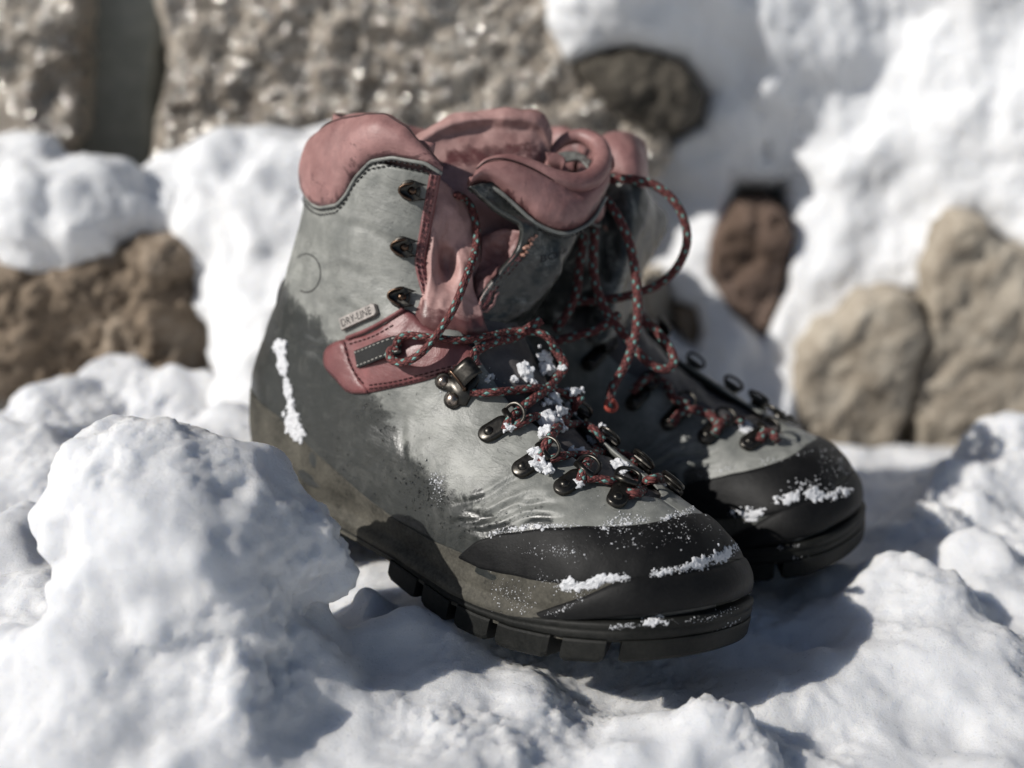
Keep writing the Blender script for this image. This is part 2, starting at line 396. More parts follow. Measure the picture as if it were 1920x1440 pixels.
# upper: section grid opened along the lacing
SECS = cr(np.array(SEC), 260)
def sec_pt(i, th, off=0.0):
    bx, bz, tx, tz, wl, wm, yc, k = SECS[i]; k = min(max(k, 0), 1); th = np.asarray(th)
    t = (1 + np.cos(th)) / 2; tm = 0.5 - 0.17 * k; nb = 2.3 + 1.2 * k; nt_ = 2.3 - 0.2 * k
    w = np.where(t < tm, (1 - (np.abs(tm - t) / tm).clip(0, 1) ** nb) ** (1 / nb), (1 - (np.abs(t - tm) / (1 - tm)).clip(0, 1) ** nt_) ** (1 / nt_))
    y = np.where(np.sin(th) > 0, -wl * w, wm * w) + yc
    return np.stack([bx + (tx - bx) * t, y, bz + (tz - bz) * t], -1)
iu = np.arange(14, 256)
# half width (as section angle) of the opening on either side, by the x of the section's top
xs_key = [11.3, 11.45, 11.8, 13.0, 14.6, 16.5, 18.5, 20.5, 22.0, 23.0, 23.7, 24.1, 30]
lat_key = [0.62, 0.62, 0.66, 0.64, 0.54, 0.50, 0.46, 0.40, 0.34, 0.27, 0.15, 0.0, 0.0]
med_key = [1.30, 1.30, 1.28, 1.05, 0.72, 0.60, 0.52, 0.44, 0.36, 0.27, 0.15, 0.0, 0.0]
NC = 300
UG = np.empty((len(iu), NC, 3))
tx_all = SECS[:, 2]; tx_mono = np.maximum.accumulate(tx_all)
for r, i in enumerate(iu):
    a = np.interp(tx_mono[i], xs_key, lat_key); b = 2 * math.pi - np.interp(tx_mono[i], xs_key, med_key)
    UG[r] = sec_pt(i, np.linspace(max(a, 1e-4), b - (1e-4 if b > 6.28 else 0), NC))
UN = grid_normals(UG)
cen = np.stack([(SECS[iu, 0] + SECS[iu, 2]) / 2, SECS[iu, 6], (SECS[iu, 1] + SECS[iu, 3]) / 2], -1)[:, None]
UN = np.where(((UG - cen) * UN).sum(-1, keepdims=True) < 0, -UN, UN)
UN[-4:] = UN[-5:-4]
# flex creases across the vamp and lumps of wear
rel = fbm(UG.reshape(-1, 3), 0.35, 3).reshape(UG.shape[:2]) * 0.10
X, Y, Z = UG[..., 0], UG[..., 1], UG[..., 2]
crease = np.zeros(X.shape)
for (ax, az, bx_, bz_, dpt, w) in ((17.6, 5.0, 21.2, 7.2, .10, .15), (17.0, 4.4, 20.9, 6.9, .10, .13), (18.3, 5.2, 21.8, 7.1, .09, .13), (18.2, 4.5, 21.0, 6.2, .08, .12), (16.6, 5.0, 19.6, 7.4, .06, .14), (18.9, 5.0, 22.2, 6.6, .06, .12), (3.0, 13.2, 8.4, 14.0, .06, .25), (4.0, 12.0, 9.4, 12.1, .05, .22), (5.0, 16.2, 9.6, 15.7, .05, .2), (12.2, 8.0, 13.6, 5.4, .06, .2), (9.6, 10.6, 12.0, 11.6, .05, .2), (4.8, 9.3, 7.5, 10.0, .08, .22), (4.6, 10.1, 7.2, 10.6, .06, .2)):
    d = np.array([bx_ - ax, bz_ - az]); Ld = np.hypot(*d); d /= Ld
    t = (X - ax) * d[0] + (Z - az) * d[1]; q = -(X - ax) * d[1] + (Z - az) * d[0] + 0.12 * np.sin(t * 2.1 + ax)
    m_ = np.clip(np.minimum(t, Ld - t) / 0.9 + 0.3, 0, 1)
    crease += dpt * m_ * (np.exp(-(q / w) ** 2) - 0.6 * np.exp(-((q - w * 1.6) / w) ** 2))
bul = 0.10 * np.exp(-((X - 15.0) / 2.2) ** 2 - ((Z - 7.4) / 1.6) ** 2) * (Y < 0)
outer = 0.14 + rel - crease + bul
ce = np.minimum(np.arange(NC), np.arange(NC)[::-1]); tp = np.where((ce < 5)[None, :] & (X < 25.5), (0.25 + 0.75 * ce / 5.0)[None, :], 1.0)
V, F = slab(UG, outer * tp, -0.12 * tp, UN)
LE = np.concatenate([(UG + UN * outer[..., None]).reshape(-1, 3)])
BV_UP = bvh_of((V, F))
o = part(mesh_obj('leather_upper', V, F, M_GREY, NEAR))
def wet_upper(c):
    x, y, z = c[:, 0], c[:, 1], c[:, 2]
    zr = np.interp(x, [-1, 4, 8.5, 13, 18, 24], [5.8, 5.6, 4.3, 3.3, 3.4, 4.5])
    # soaked heel and a tide line above the rubber
    w = np.interp(x, [-2, 5, 8.5, 11, 12.6, 15, 17, 19, 22, 25], [6.0, 5.4, 4.9, 4.2, 3.0, 2.3, 2.2, 1.5, 1.1, 0.7])
    f = 0.62 + (w - (z - zr)) / 2.8
    f = np.where(y > 0, f * 0.5, f)
    for (px_, pz_, r_) in ((4.6, 10.4, 0.9), (5.6, 9.9, .7), (17.8, 6.1, .4), (21.2, 5.75, 0.75), (19.9, 5.2, .6), (1.5, 8.0, 1.6)):
        f = np.maximum(f, 0.85 - ((x - px_) ** 2 + (z - pz_) ** 2) / r_ ** 2 * 0.45)
    return np.clip(f, 0, 1) - 0.25 * (f < 0.02)
add_wet_shade(o, wet_upper)

# lining inside the shaft and the tongue bed under the laces
ls = np.arange(4, 60); LG = np.stack([sec_pt(i, np.linspace(0.7, 2 * math.pi - 1.35, 60)) for i in ls])
LN = LG - cen[0]; LN[..., 2] = 0; LN /= np.linalg.norm(LN, axis=-1, keepdims=True)
V, F = slab(LG - LN * 0.45, np.zeros(LG.shape[:2]), np.full(LG.shape[:2], -0.12), LN)
part(mesh_obj('collar_lining', V, F, M_PINK, NEAR))
ti = np.arange(62, 215); TG = np.stack([sec_pt(i, np.linspace(-0.95, 0.95, 40)) for i in ti])
TNn = TG - np.stack([(SECS[ti, 0] + SECS[ti, 2]) / 2, SECS[ti, 6], (SECS[ti, 1] + SECS[ti, 3]) / 2], -1)[:, None]; TNn /= np.linalg.norm(TNn, axis=-1, keepdims=True)
tb = -0.22 - 0.5 * (1 - (np.linspace(-1, 1, 40) ** 2))[None, :] ** 1.5 * np.clip((ti[:, None] - 62) / 25, 0, 1) * np.clip((195 - ti[:, None]) / 60, 0, 1) + fbm(TG.reshape(-1, 3), 0.6, 3).reshape(TG.shape[:2]) * 0.22
V, F = slab(TG, tb, tb - 0.2, TNn)
VFbed = (V, F)
part(mesh_obj('tongue_bed', V, F, mat_leather('shaded_tongue_leather', (0.10, 0.09, 0.088), (0.05, 0.045, 0.045), (0.012, 0.011, 0.011), .3, .55), NEAR))  # colour darkened to stand for the shade deep in the throat

# ---------------------------------------------------------------- sole, rand, toe rubber
def stadium(n):
    segs = []
    x0, x1 = 3.6, 23.6
    for k in range(n):
        s = k / n * 4.0                    # 0..4: heel arc (half), lateral, toe arc, medial, heel arc
        if s < 0.5: a = math.pi + s / 0.5 * math.pi / 2; c = (x0, 0)
        elif s < 1.5: a = 1.5 * math.pi; c = (x0 + (s - 0.5) * (x1 - x0), 0)
        elif s < 2.5: a = 1.5 * math.pi + (s - 1.5) * math.pi; c = (x1, 0.1)
        elif s < 3.5: a = math.pi / 2; c = (x1 - (s - 2.5) * (x1 - x0), 0)
        else: a = math.pi / 2 + (s - 3.5) / 0.5 * math.pi / 2; c = (x0, 0)
        segs.append((c[0], c[1], math.cos(a), math.sin(a)))
    return np.array(segs)
NS = 320
ST = stadium(NS)
def zbase(x): return np.interp(x, [-2, 6, 14, 20, 24, 28.5], [3.4, 3.0, 2.9, 3.0, 3.4, 4.0])
def outline_at(k, z):
    cx, cy, dx, dy = ST[k]
    h, n = cast(BVH, (cx + dx * 14, cy + dy * 14, z), (-dx, -dy, 0))
    if h is None: return None
    return (h[0] - cx) * dx + (h[1] - cy) * dy
R0 = np.zeros(NS); X0 = np.zeros(NS)
for k in range(NS):
    x = ST[k, 0] + ST[k, 2] * 4.5
    R0[k] = outline_at(k, zbase(x)); X0[k] = ST[k, 0] + ST[k, 2] * R0[k]
for _ in range(3): R0 = (np.roll(R0, 1) + 2 * R0 + np.roll(R0, -1)) / 4
X0 = ST[:, 0] + ST[:, 2] * R0
def surf_r(k, z):
    zb_ = zbase(X0[k])
    if z <= zb_: return R0[k]
    r = outline_at(k, z); return R0[k] - (z - zb_) * 0.9 if r is None else r
def pt(k, r, z): return np.array([ST[k, 0] + ST[k, 2] * r, ST[k, 1] + ST[k, 3] * r, z])
def zb(x): return np.interp(x, [-2, 8, 9.5, 13.5, 15.5, 17.7, 19.5, 21.5, 24, 26, 28.4, 30], [0, 0, .55, .6, 0.35, .15, .22, .45, 1.0, 1.65, 2.55, 3.0])
def zs(x): return zb(x) + np.interp(x, [-2, 8, 9.5, 13.5, 16, 24, 28], [1.4, 1.3, 1.0, .95, 1.05, 1.05, .95])
def zr(x): return np.interp(x, [-1.2, 1.2, 3.9, 6.2, 8.5, 11.2, 13.2, 16.2, 17.9, 19, 22, 24, 24.7, 26, 27.3, 28.4], [5.9, 5.75, 5.6, 5.1, 4.4, 3.75, 3.45, 3.3, 3.45, 3.4, 3.85, 4.4, 4.8, 5.4, 5.8, 6.0])
def zl(x): return zs(x) + np.interp(x, [-2, 14, 20, 24, 28.4], [0.35, 0.3, 0.5, 0.75, 0.85])
def osole(x): return np.interp(x, [-2, 4, 12, 20, 24, 27, 28.6], [0.3, 0.3, 0.25, 0.35, 0.48, 0.56, 0.55])
def band(ks, rows):
    """rows: function(k) -> list of (r, z); returns grid mesh"""
    G = np.array([[pt(k, r, z) for r, z in rows(k)] for k in ks]); return G
def ring_mesh(G, closed=True):
    n, m = G.shape[:2]; V = G.reshape(-1, 3)
    F = [(i * m + j, i * m + j + 1, ((i + 1) % n) * m + j + 1, ((i + 1) % n) * m + j) for i in range(n if closed else n - 1) for j in range(m - 1)]
    return V, F
rs = np.random.RandomState(3)
# rand
def rand_rows(k):
    x = X0[k]; a, b = zs(x) - 0.15, zr(x); L_ = []
    for t in np.linspace(0, 1, 17):
        z = a + (b - a) * t; r = surf_r(k, z)
        hgt = z - zs(x)
        o = 0.20 + 0.20 * math.exp(-((hgt - 0.55) / 0.28) ** 2) - 0.10 * math.exp(-((hgt - 1.0) / 0.16) ** 2)
        L_.append((r + o * (1 - .75 * np.clip((x - 24) / 2, 0, 1) * (hgt > .6) * (hgt < 1.5)), z))
    L_.append((surf_r(k, b) + 0.2, b + 0.06)); L_.append((surf_r(k, b) - 0.1, b + 0.08))
    return L_
G = band(range(NS), rand_rows); VFr = ring_mesh(G)
orand = part(mesh_obj('rubber_rand', *VFr, M_RAND, NEAR))
# outsole slab
def sole_rows(k):
    x = X0[k]; o = osole(x); r = R0[k]; a, b = zs(x), zl(x); m_ = (a * 0.45 + b * 0.55)
    return [(max(r - 3, 0.3), a), (r + o - 0.25, a), (r + o - 0.06, a + 0.02), (r + o, a + 0.1), (r + o, m_ - 0.06), (r + o - 0.05, m_), (r + o - 0.02, m_ + 0.04), (r + o - 0.01, b - 0.12), (r + o - 0.06, b - 0.02), (r + o - 0.2, b + 0.03), (r - 0.2, b + 0.05)]
G = band(range(NS), sole_rows); VFs = ring_mesh(G)
osl = part(mesh_obj('outsole', *VFs, M_SOLE, NEAR))
# tread lugs
def lug(ka, kb, depth=2.3):
    ks = np.arange(ka, kb + 1) % NS; rows = []
    for q, k in enumerate(ks):
        x = X0[k]; e = min(q, len(ks) - 1 - q); o = osole(x) + 0.04; lo = zb(x) + (0.12 if e == 0 else 0.0)
        rows.append([(R0[k] + o - depth, zs(x) + .05), (R0[k] + o - depth + 0.15, lo + 0.03), (R0[k] + o - 0.22, lo), (R0[k] + o - 0.07, lo + 0.07), (R0[k] + o, lo + 0.22), (R0[k] + o + 0.0, zs(x) - 0.1), (R0[k] + o - 0.03, zs(x) + 0.0), (R0[k] + o - .3, zs(x) + 0.06)])
    G = np.array([[pt(k, r, z) for r, z in row] for k, row in zip(ks, rows)])
    V, F = ring_mesh(G, False); m = G.shape[1]
    F += [tuple(range(m)), tuple((len(ks) - 1) * m + j for j in range(m - 1, -1, -1))]
    return part(mesh_obj('tread_lug', V, F, M_SOLE, osl, smooth=False))
def kx(x, lat=True):
    rng = range(int(NS * 0.06), int(NS * .5)) if lat else range(int(NS * .5), int(NS * .94))
    return min(rng, key=lambda k: abs(X0[k] - x))
for a, b in ((2.2, 4.5), (5.1, 7.6), (13.6, 15.7), (16.2, 17.9), (18.4, 20.3), (20.8, 23.6), (24.15, 25.8)):
    lug(kx(a), kx(b)); lug(kx(b, False), kx(a, False))
lug(kx(26.25), kx(26.25, False), 2.6); lug(kx(1.8, False), kx(1.8) + NS)
# toe bumper
ka, kb = kx(22.3), kx(22.3, False)
def bump_rows(k):
    x = X0[k]
    hi = np.interp(x, [22.3, 22.9, 23.7, 24.6, 25.4, 26.0, 27, 28.4], [2.25, 2.7, 3.3, 4.0, 4.75, 5.15, 5.5, 5.85]); lo = zl(x) + np.interp(x, [22.3, 24, 26, 28.4], [-0.5, -0.1, 0.12, 0.22])
    e = min(k - ka, kb - k) / 14; L_ = []
    for t in np.linspace(0, 1, 13):
        z = lo + (hi - lo) * t; o = (0.24 + 0.27 * math.sin(math.pi * (0.12 + 0.70 * t)) ** 0.7 * min(1, e + .25))
        if t == 0: o = 0.05
        L_.append((surf_r(k, z) + o, z))
    L_.append((surf_r(k, hi) + 0.24, hi + 0.09)); L_.append((surf_r(k, hi) - 0.1, hi + 0.1))
    return L_
G = band(range(ka, kb + 1), bump_rows); VFb = ring_mesh(G, False)
part(mesh_obj('toe_bumper', *VFb, M_BLACK, NEAR))
# toe cap (upper rubber), in directions seen from inside the toe box
C0 = np.array([21.0, 0.1, 4.0]); BV_UPF = BV_UP
al = np.radians(np.linspace(-121, 121, 150))
hi_k = ([0, 9, 35, 60.6, 83, 104, 114, 121], [37.5, 37, 33, 29.5, 23, 12, 4, -5.5]); lo_k = ([0, 14, 35, 50.6, 63.4, 80, 110, 121], [17, 15, 10.5, 5.5, 1.0, -3.5, -8.2, -7.5])
rows = []
for a in al:
    d = abs(math.degrees(a)); e1, e0 = np.interp(d, *hi_k), np.interp(d, *lo_k); row = []
    for q, t in enumerate(np.linspace(0, 1, 22)):
        e = math.radians(e0 + (e1 - e0) * t); dr = np.array([math.cos(a) * math.cos(e), math.sin(a) * math.cos(e), math.sin(e)])
        h, n = cast(BV_UP, C0 + dr * 20, -dr)
        edge = min(t, 1 - t) * (e1 - e0) / 2.2
        o = 0.13 * math.sqrt(max(0, 1 - (1 - min(edge, 1)) ** 2)) - (0.03 if q in (0, 21) else 0)
        row.append(h + dr * o)
    rows.append(row)
CG = np.array(rows); VFc = ring_mesh(CG, False)
part(mesh_obj('toe_cap', *VFc, M_BLACK, NEAR))

# ---------------------------------------------------------------- collar, tongue, flap
tzs = SECS[:60, 3][::-1]
def ring_at(z, th):
    i = float(np.interp(z, tzs, np.arange(59, -1, -1))); i0 = int(i); f = i - i0
    p = sec_pt(i0, th) * (1 - f) + sec_pt(min(i0 + 1, 259), th) * f
    p[..., 2] = z; return p
def ring_n(z, th):
    a, b = ring_at(z, th - 0.03), ring_at(z, th + 0.03); d = b - a; n = np.array([d[1], -d[0], 0]); n /= np.linalg.norm(n) + 1e-9
    c = ring_at(z, th) - np.array([6.0, 0, z]); return n if np.dot(n, c) > 0 else -n
def cl_low(x, y):
    z = np.interp(x, [0.8, 2.5, 4.0, 4.66, 5.83, 6.29, 6.67, 7.4, 8.5, 9.9, 10.6], [16.9, 16.7, 16.4, 16.4, 16.75, 17.3, 18.2, 19.15, 19.55, 19.6, 19.2])
    return z
def cl_top(x, y): return np.interp(x, [0.8, 2.5, 4.0, 5.0, 6.5, 7.6, 8.8, 10, 10.5, 11], [19.3, 19.9, 20.5, 20.9, 21.25, 21.3, 20.95, 20.1, 19.55, 19.2])
ths = np.linspace(0.60, 2 * math.pi - 1.25, 120); rows = []
for th in ths:
    p = ring_at(19.0, th); a, b = cl_low(p[0], p[1]), cl_top(p[0], p[1]); b = max(b, a + 0.12); h = b - a
    k = min(1, h / 2.0) * min(1, (th - 0.58) / 0.12)
    prof = [(a - .02, .02), (a + .03, .22 * k + .12), (a + .13 * h, .42 * k + .12), (a + .35 * h, .56 * k + .12), (a + .6 * h, .58 * k + .1), (a + .8 * h, .46 * k + .08), (a + .92 * h, .26 * k + .04), (a + .965 * h, .13 * k + .03), (a + 1.0 * h, .02 * k), (b + .08 * k, -.22 * k), (b + .02 * k, -.55 * k), (b - .4 * k, -.88 * k - .05), (b - 1.4 * k, -1.0 * k - .08), (b - 3.2 * k, -.8 * k - .1)]
    pr = cr(np.array(prof), 34); rows.append([ring_at(z, th) + ring_n(min(z, 20.5), th) * o for z, o in pr])
PG = np.array(rows); PGn = grid_normals(PG); dsp = fbm(PG.reshape(-1, 3), 0.55, 3).reshape(PG.shape[:2]) * 0.07
PG = PG + PGn * dsp[..., None] * np.linspace(0, 1, 34)[None, :, None] ** 0.2
VFpad = ring_mesh(PG, False); o = part(mesh_obj('collar_pad', *VFpad, M_PINK, NEAR))
wv = np.tile(np.interp(np.arange(34), [0, 4, 9, 15, 20, 33], [.55, .42, .2, .05, .3, .45]), (len(PG), 1)); wv += .25 * np.exp(-((np.arange(len(PG)) - 0) / 10.0) ** 2)[:, None]; add_wet_shade(o, lambda c, wv=wv: wv.ravel())
# piping between pad and leather, then the seam near the rim
pip = np.array([ring_at(cl_low(*ring_at(19., th)[:2]) - .05, th) + ring_n(18, th) * 0.2 for th in ths])
V, F, U = tube(pip, 0.10, 8); part(mesh_obj('collar_piping', V, F, M_GREY, NEAR))
V, F, U = tube(PG[:, 18] + PGn[:, 18] * 0.0, 0.05, 6); part(mesh_obj('collar_seam', V, F, M_SEAM, NEAR))

def P3(px, py, d): return unp(px, py, d)
def px_rows(rows): return [[unp(*q) for q in r] for r in rows]
def folds(G, amp, s, o=3, seed=0.0): return fbm(G.reshape(-1, 3) + seed, s, o).reshape(G.shape[:2]) * amp
# tongue
TR = px_rows([
 [(775, 275, 69.6), (805, 252, 69.8), (850, 228, 69.8), (910, 218, 69.8), (970, 217, 69.8), (1012, 222, 70.0), (1034, 255, 70.2)],
 [(770, 260, 68.6), (802, 236, 68.8), (850, 214, 68.8), (910, 205, 68.8), (970, 204, 68.8), (1015, 211, 69.0), (1036, 248, 69.4)],
 [(772, 275, 67.8), (806, 250, 67.9), (853, 229, 68.0), (910, 222, 68.2), (968, 221, 68.3), (1010, 230, 68.6), (1035, 268, 69.2)],
 [(776, 300, 67.8), (816, 275, 68.1), (860, 257, 68.4), (910, 247, 68.6), (965, 246, 68.7), (1005, 254, 68.9), (1032, 290, 69.3)],
 [(790, 350, 67.0), (830, 345, 67.2), (860, 335, 67.5), (910, 320, 68.0), (960, 310, 68.3), (1000, 310, 68.7), (1030, 330, 69.2)],
 [(795, 430, 66.4), (830, 430, 66.4), (870, 425, 66.8), (910, 415, 67.4), (960, 400, 68), (1000, 395, 68.4), (1030, 395, 69)],
 [(790, 520, 66.0), (830, 520, 65.9), (870, 515, 66.2), (905, 505, 66.7), (935, 495, 67.2), (958, 485, 67.7), (975, 480, 68.2)],
 [(775, 600, 65.6), (820, 610, 65.2), (860, 612, 65.2), (890, 612, 65.4), (910, 605, 66.0), (925, 600, 66.6), (935, 598, 67)]])
TGr = surf_grid(TR, 90, 70); dsp = folds(TGr, .09, .45, 3) + folds(TGr * np.array([1, 1, .35]), .045, 1.6, 4)
VFton = slab(TGr, dsp, dsp - .3); o = part(mesh_obj('tongue', *VFton, M_PINKL, NEAR))
tu, tv = np.meshgrid(np.linspace(0, 1, 90), np.linspace(0, 1, 70), indexing='ij'); wv = .5 * np.exp(-((tu - .40) / .06) ** 2) + .35 * np.exp(-((tv - 1) / .12) ** 2) + .4 * np.clip((tu - .8) / .2, 0, 1); add_wet_shade(o, lambda c, wv=wv: np.tile(wv.ravel(), 2))  # shade line under the rim painted in; right edge and foot darker too
# gusset folds either side of the tongue
GR = px_rows([
 [(798, 305, 65.6), (815, 326, 65.3), (835, 345, 65.6), (855, 360, 66.0), (874, 374, 66.4)],
 [(792, 400, 65.3), (812, 400, 64.7), (838, 400, 65.0), (862, 410, 65.4), (888, 425, 66.0)],
 [(788, 450, 65.2), (812, 450, 64.6), (832, 452, 65.1), (858, 455, 65.5), (886, 470, 65.6)],
 [(786, 495, 65.2), (810, 495, 64.5), (836, 490, 65.9), (864, 500, 65.0), (886, 510, 65.3)],
 [(780, 545, 65.1), (806, 545, 64.4), (838, 545, 64.7), (865, 548, 64.6), (897, 560, 65.1)],
 [(764, 590, 64.9), (798, 598, 64.2), (840, 606, 64.1), (878, 610, 64.2), (912, 612, 64.7)],
 [(770, 625, 65.0), (805, 640, 64.5), (850, 655, 64.6), (890, 655, 64.8), (930, 650, 65.2)],
 [(775, 640, 66.0), (812, 668, 65.6), (860, 690, 65.6), (900, 690, 65.8), (940, 680, 66.2)]])
GG = surf_grid(GR, 70, 50); dsp = folds(GG * np.array([1, 1, .5]), .16, .9, 4, 3.3)
VFgus = slab(GG, dsp, dsp - .16); o = part(mesh_obj('gusset', *VFgus, M_PINKL, NEAR))
gw = np.clip((np.linspace(0, 1, 70) - .58) / .2, 0, .75)[:, None] * np.ones((1, 50)); add_wet_shade(o, lambda c: np.tile(gw.ravel(), 2))
HR = px_rows([
 [(902, 442, 66.9), (938, 432, 66.5), (975, 433, 66.2), (1004, 436, 65.9)],
 [(902, 480, 66.8), (932, 478, 67.0), (962, 480, 66.5), (986, 470, 66.0)],
 [(890, 530, 66.2), (915, 528, 65.6), (934, 525, 66.1), (950, 515, 65.7)],
 [(878, 595, 65.2), (893, 590, 64.8), (905, 585, 65.2), (918, 575, 65.2)]])
HG = surf_grid(HR, 46, 34); dsp = folds(HG, .2, 1.1, 4, 7.7)
VFgu2 = slab(HG, dsp, dsp - .14); part(mesh_obj('gusset', *VFgu2, M_PINK, NEAR))
# medial flap, pulled open and bulging forward
def uy(px, py, y): d = ray(px, py); return CAMB + d * (y - CAMB[1]) / d[1]
FR = [
 [uy(884, 604, -1.5), uy(912, 616, -.8), uy(944, 615, .4), np.array([12.4, 3.2, 12.0]), np.array([9.6, 4.2, 11.8])],
 [uy(904, 562, -1.2), uy(955, 556, .2), uy(1002, 580, 1.7), np.array([11.0, 4.6, 13.5]), np.array([7.8, 4.7, 13.5])],
 [uy(944, 506, -.4), uy(1000, 500, 1.2), uy(1046, 516, 2.9), np.array([11.2, 5.2, 15.2]), np.array([7.2, 4.9, 15.2])],
 [uy(975, 462, .3), uy(1025, 465, 1.9), uy(1076, 452, 4.1), np.array([11.2, 6.2, 16.6]), np.array([6.8, 5.1, 16.6])],
 [uy(975, 418, .2), uy(1035, 428, 2.3), uy(1108, 404, 5.1), np.array([10.8, 7.2, 18.2]), np.array([6.5, 5.4, 18.2])],
 [uy(925, 385, -.6), uy(1000, 392, 1.6), uy(1122, 380, 5.7), np.array([10.5, 7.8, 19.2]), np.array([6.3, 5.6, 19.2])],
 [uy(880, 350, -1.6), uy(945, 340, .2), uy(1130, 345, 6.0), np.array([10.0, 7.8, 20.2]), np.array([6.0, 5.6, 20.2])]]
FG = surf_grid(FR, 110, 90); dsp = folds(FG, .16, .5, 4, 5.1)
s_ = 1 if np.dot(grid_normals(FG)[20, 20], CAMB - FG[20, 20]) > 0 else -1
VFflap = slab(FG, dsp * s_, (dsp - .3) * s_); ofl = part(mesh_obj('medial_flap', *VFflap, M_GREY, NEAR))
add_wet_shade(ofl, lambda c: np.full(len(c), 0.6))  # the flap's shade is put into its leather colour
BV_FL = bvh_of(VFflap, VFgu2)
# padded wing of the collar on the flap, with its rolled rim
def dep(px): return np.interp(px, [880, 940, 1000, 1060, 1110, 1142], [65.5, 65.6, 66.0, 66.7, 67.8, 69.0])
WR = []
for lift, row in ((-.5, [(880, 356), (904, 346), (934, 357), (968, 386), (1008, 420), (1060, 437), (1108, 414), (1138, 358), (1143, 322)]),
                  (.05, [(880, 350), (904, 339), (935, 350), (970, 379), (1010, 413), (1060, 429), (1108, 406), (1141, 350), (1145, 316)]),
                  (.5, [(884, 340), (908, 329), (940, 336), (978, 362), (1017, 393), (1062, 411), (1108, 392), (1142, 342), (1145, 310)]),
                  (.62, [(887, 330), (910, 317), (945, 320), (985, 340), (1027, 366), (1068, 383), (1108, 368), (1141, 330), (1144, 302)]),
                  (.45, [(890, 322), (913, 307), (946, 305), (990, 321), (1035, 347), (1080, 362), (1116, 348), (1139, 318), (1142, 294)]),
                  (.15, [(893, 317), (915, 301), (947, 298), (992, 313), (1040, 339), (1085, 352), (1120, 337), (1137, 310), (1140, 290)]),
                  (-.5, [(896, 312), (917, 296), (948, 292), (994, 306), (1042, 330), (1085, 342), (1118, 328), (1134, 305), (1136, 288)])):
    WR.append([unp(px, py, dep(px) - lift) for px, py in row])
WG = surf_grid(WR, 46, 110); s_ = 1 if np.dot(grid_normals(WG)[20, 50], CAMB - WG[20, 50]) > 0 else -1
dsp = folds(WG, .07, .5, 3, 1.7) * s_; VFw = slab(WG, dsp, dsp - .25 * s_); o = part(mesh_obj('collar_pad', *VFw, M_PINK, NEAR))
tu, tv = np.meshgrid(np.linspace(0, 1, 46), np.linspace(0, 1, 110), indexing='ij'); wv = .45 * np.clip((.45 - tu) / .3, 0, 1) + .35 * np.clip((tv - .6) / .4, 0, 1); add_wet_shade(o, lambda c, wv=wv: np.tile(wv.ravel(), 2))  # lower edge rubbed darker; shading of the right end painted into the colour
RP = [(896, 316, 65.9, .12), (915, 303, 65.9, .2), (955, 299, 66.0, .26), (1000, 314, 66.2, .34), (1042, 334, 66.5, .42), (1085, 342, 67.0, .48), (1117, 328, 67.8, .50), (1130, 300, 68.7, .48), (1121, 272, 69.5, .46), (1092, 256, 70.0, .40), (1062, 261, 70.0, .32), (1040, 279, 69.8, .22), (1028, 300, 69.3, .15), (1026, 326, 68.6, .1)]
rp = cr(np.array([[*unp(a, b, c), r] for a, b, c, r in RP]), 90)
V, F, U = tube(rp[:, :3], rp[:, 3], 20); V = V + (fbm(V, .7, 3) * .04)[:, None] * np.array([0.5, -.7, .4]); VFroll = (V, F)
part(mesh_obj('collar_roll', V, F, M_PINK, NEAR))
V, F, U = tube(np.array([unp(px, py, dep(px) - .30) for px, py in cr([(893, 317), (915, 301), (947, 298), (992, 313), (1040, 339), (1085, 352), (1120, 337), (1137, 310)], 70)]), .05, 6)
part(mesh_obj('collar_seam', V, F, M_SEAM, NEAR))
LR = px_rows([[(1028, 296, 69.0), (1060, 284, 69.6), (1092, 286, 69.8), (1108, 300, 69.4)], [(1030, 312, 68.2), (1062, 300, 68.6), (1090, 300, 68.9), (1104, 314, 68.6)]])
LGd = surf_grid(LR, 14, 26); VFt = slab(LGd, folds(LGd, .15, 1.2), folds(LGd, .15, 1.2) - .12); part(mesh_obj('torn_lining', *VFt, M_GREY, NEAR))
V, F, U = tube(np.array([unp(px, py, dep(px) - .05) for px, py in cr([(880, 358), (904, 347), (934, 358), (968, 387), (1008, 421), (1060, 438), (1108, 415), (1136, 370)], 70)]), .11, 8)
part(mesh_obj('collar_piping', V, F, M_GREY, NEAR))

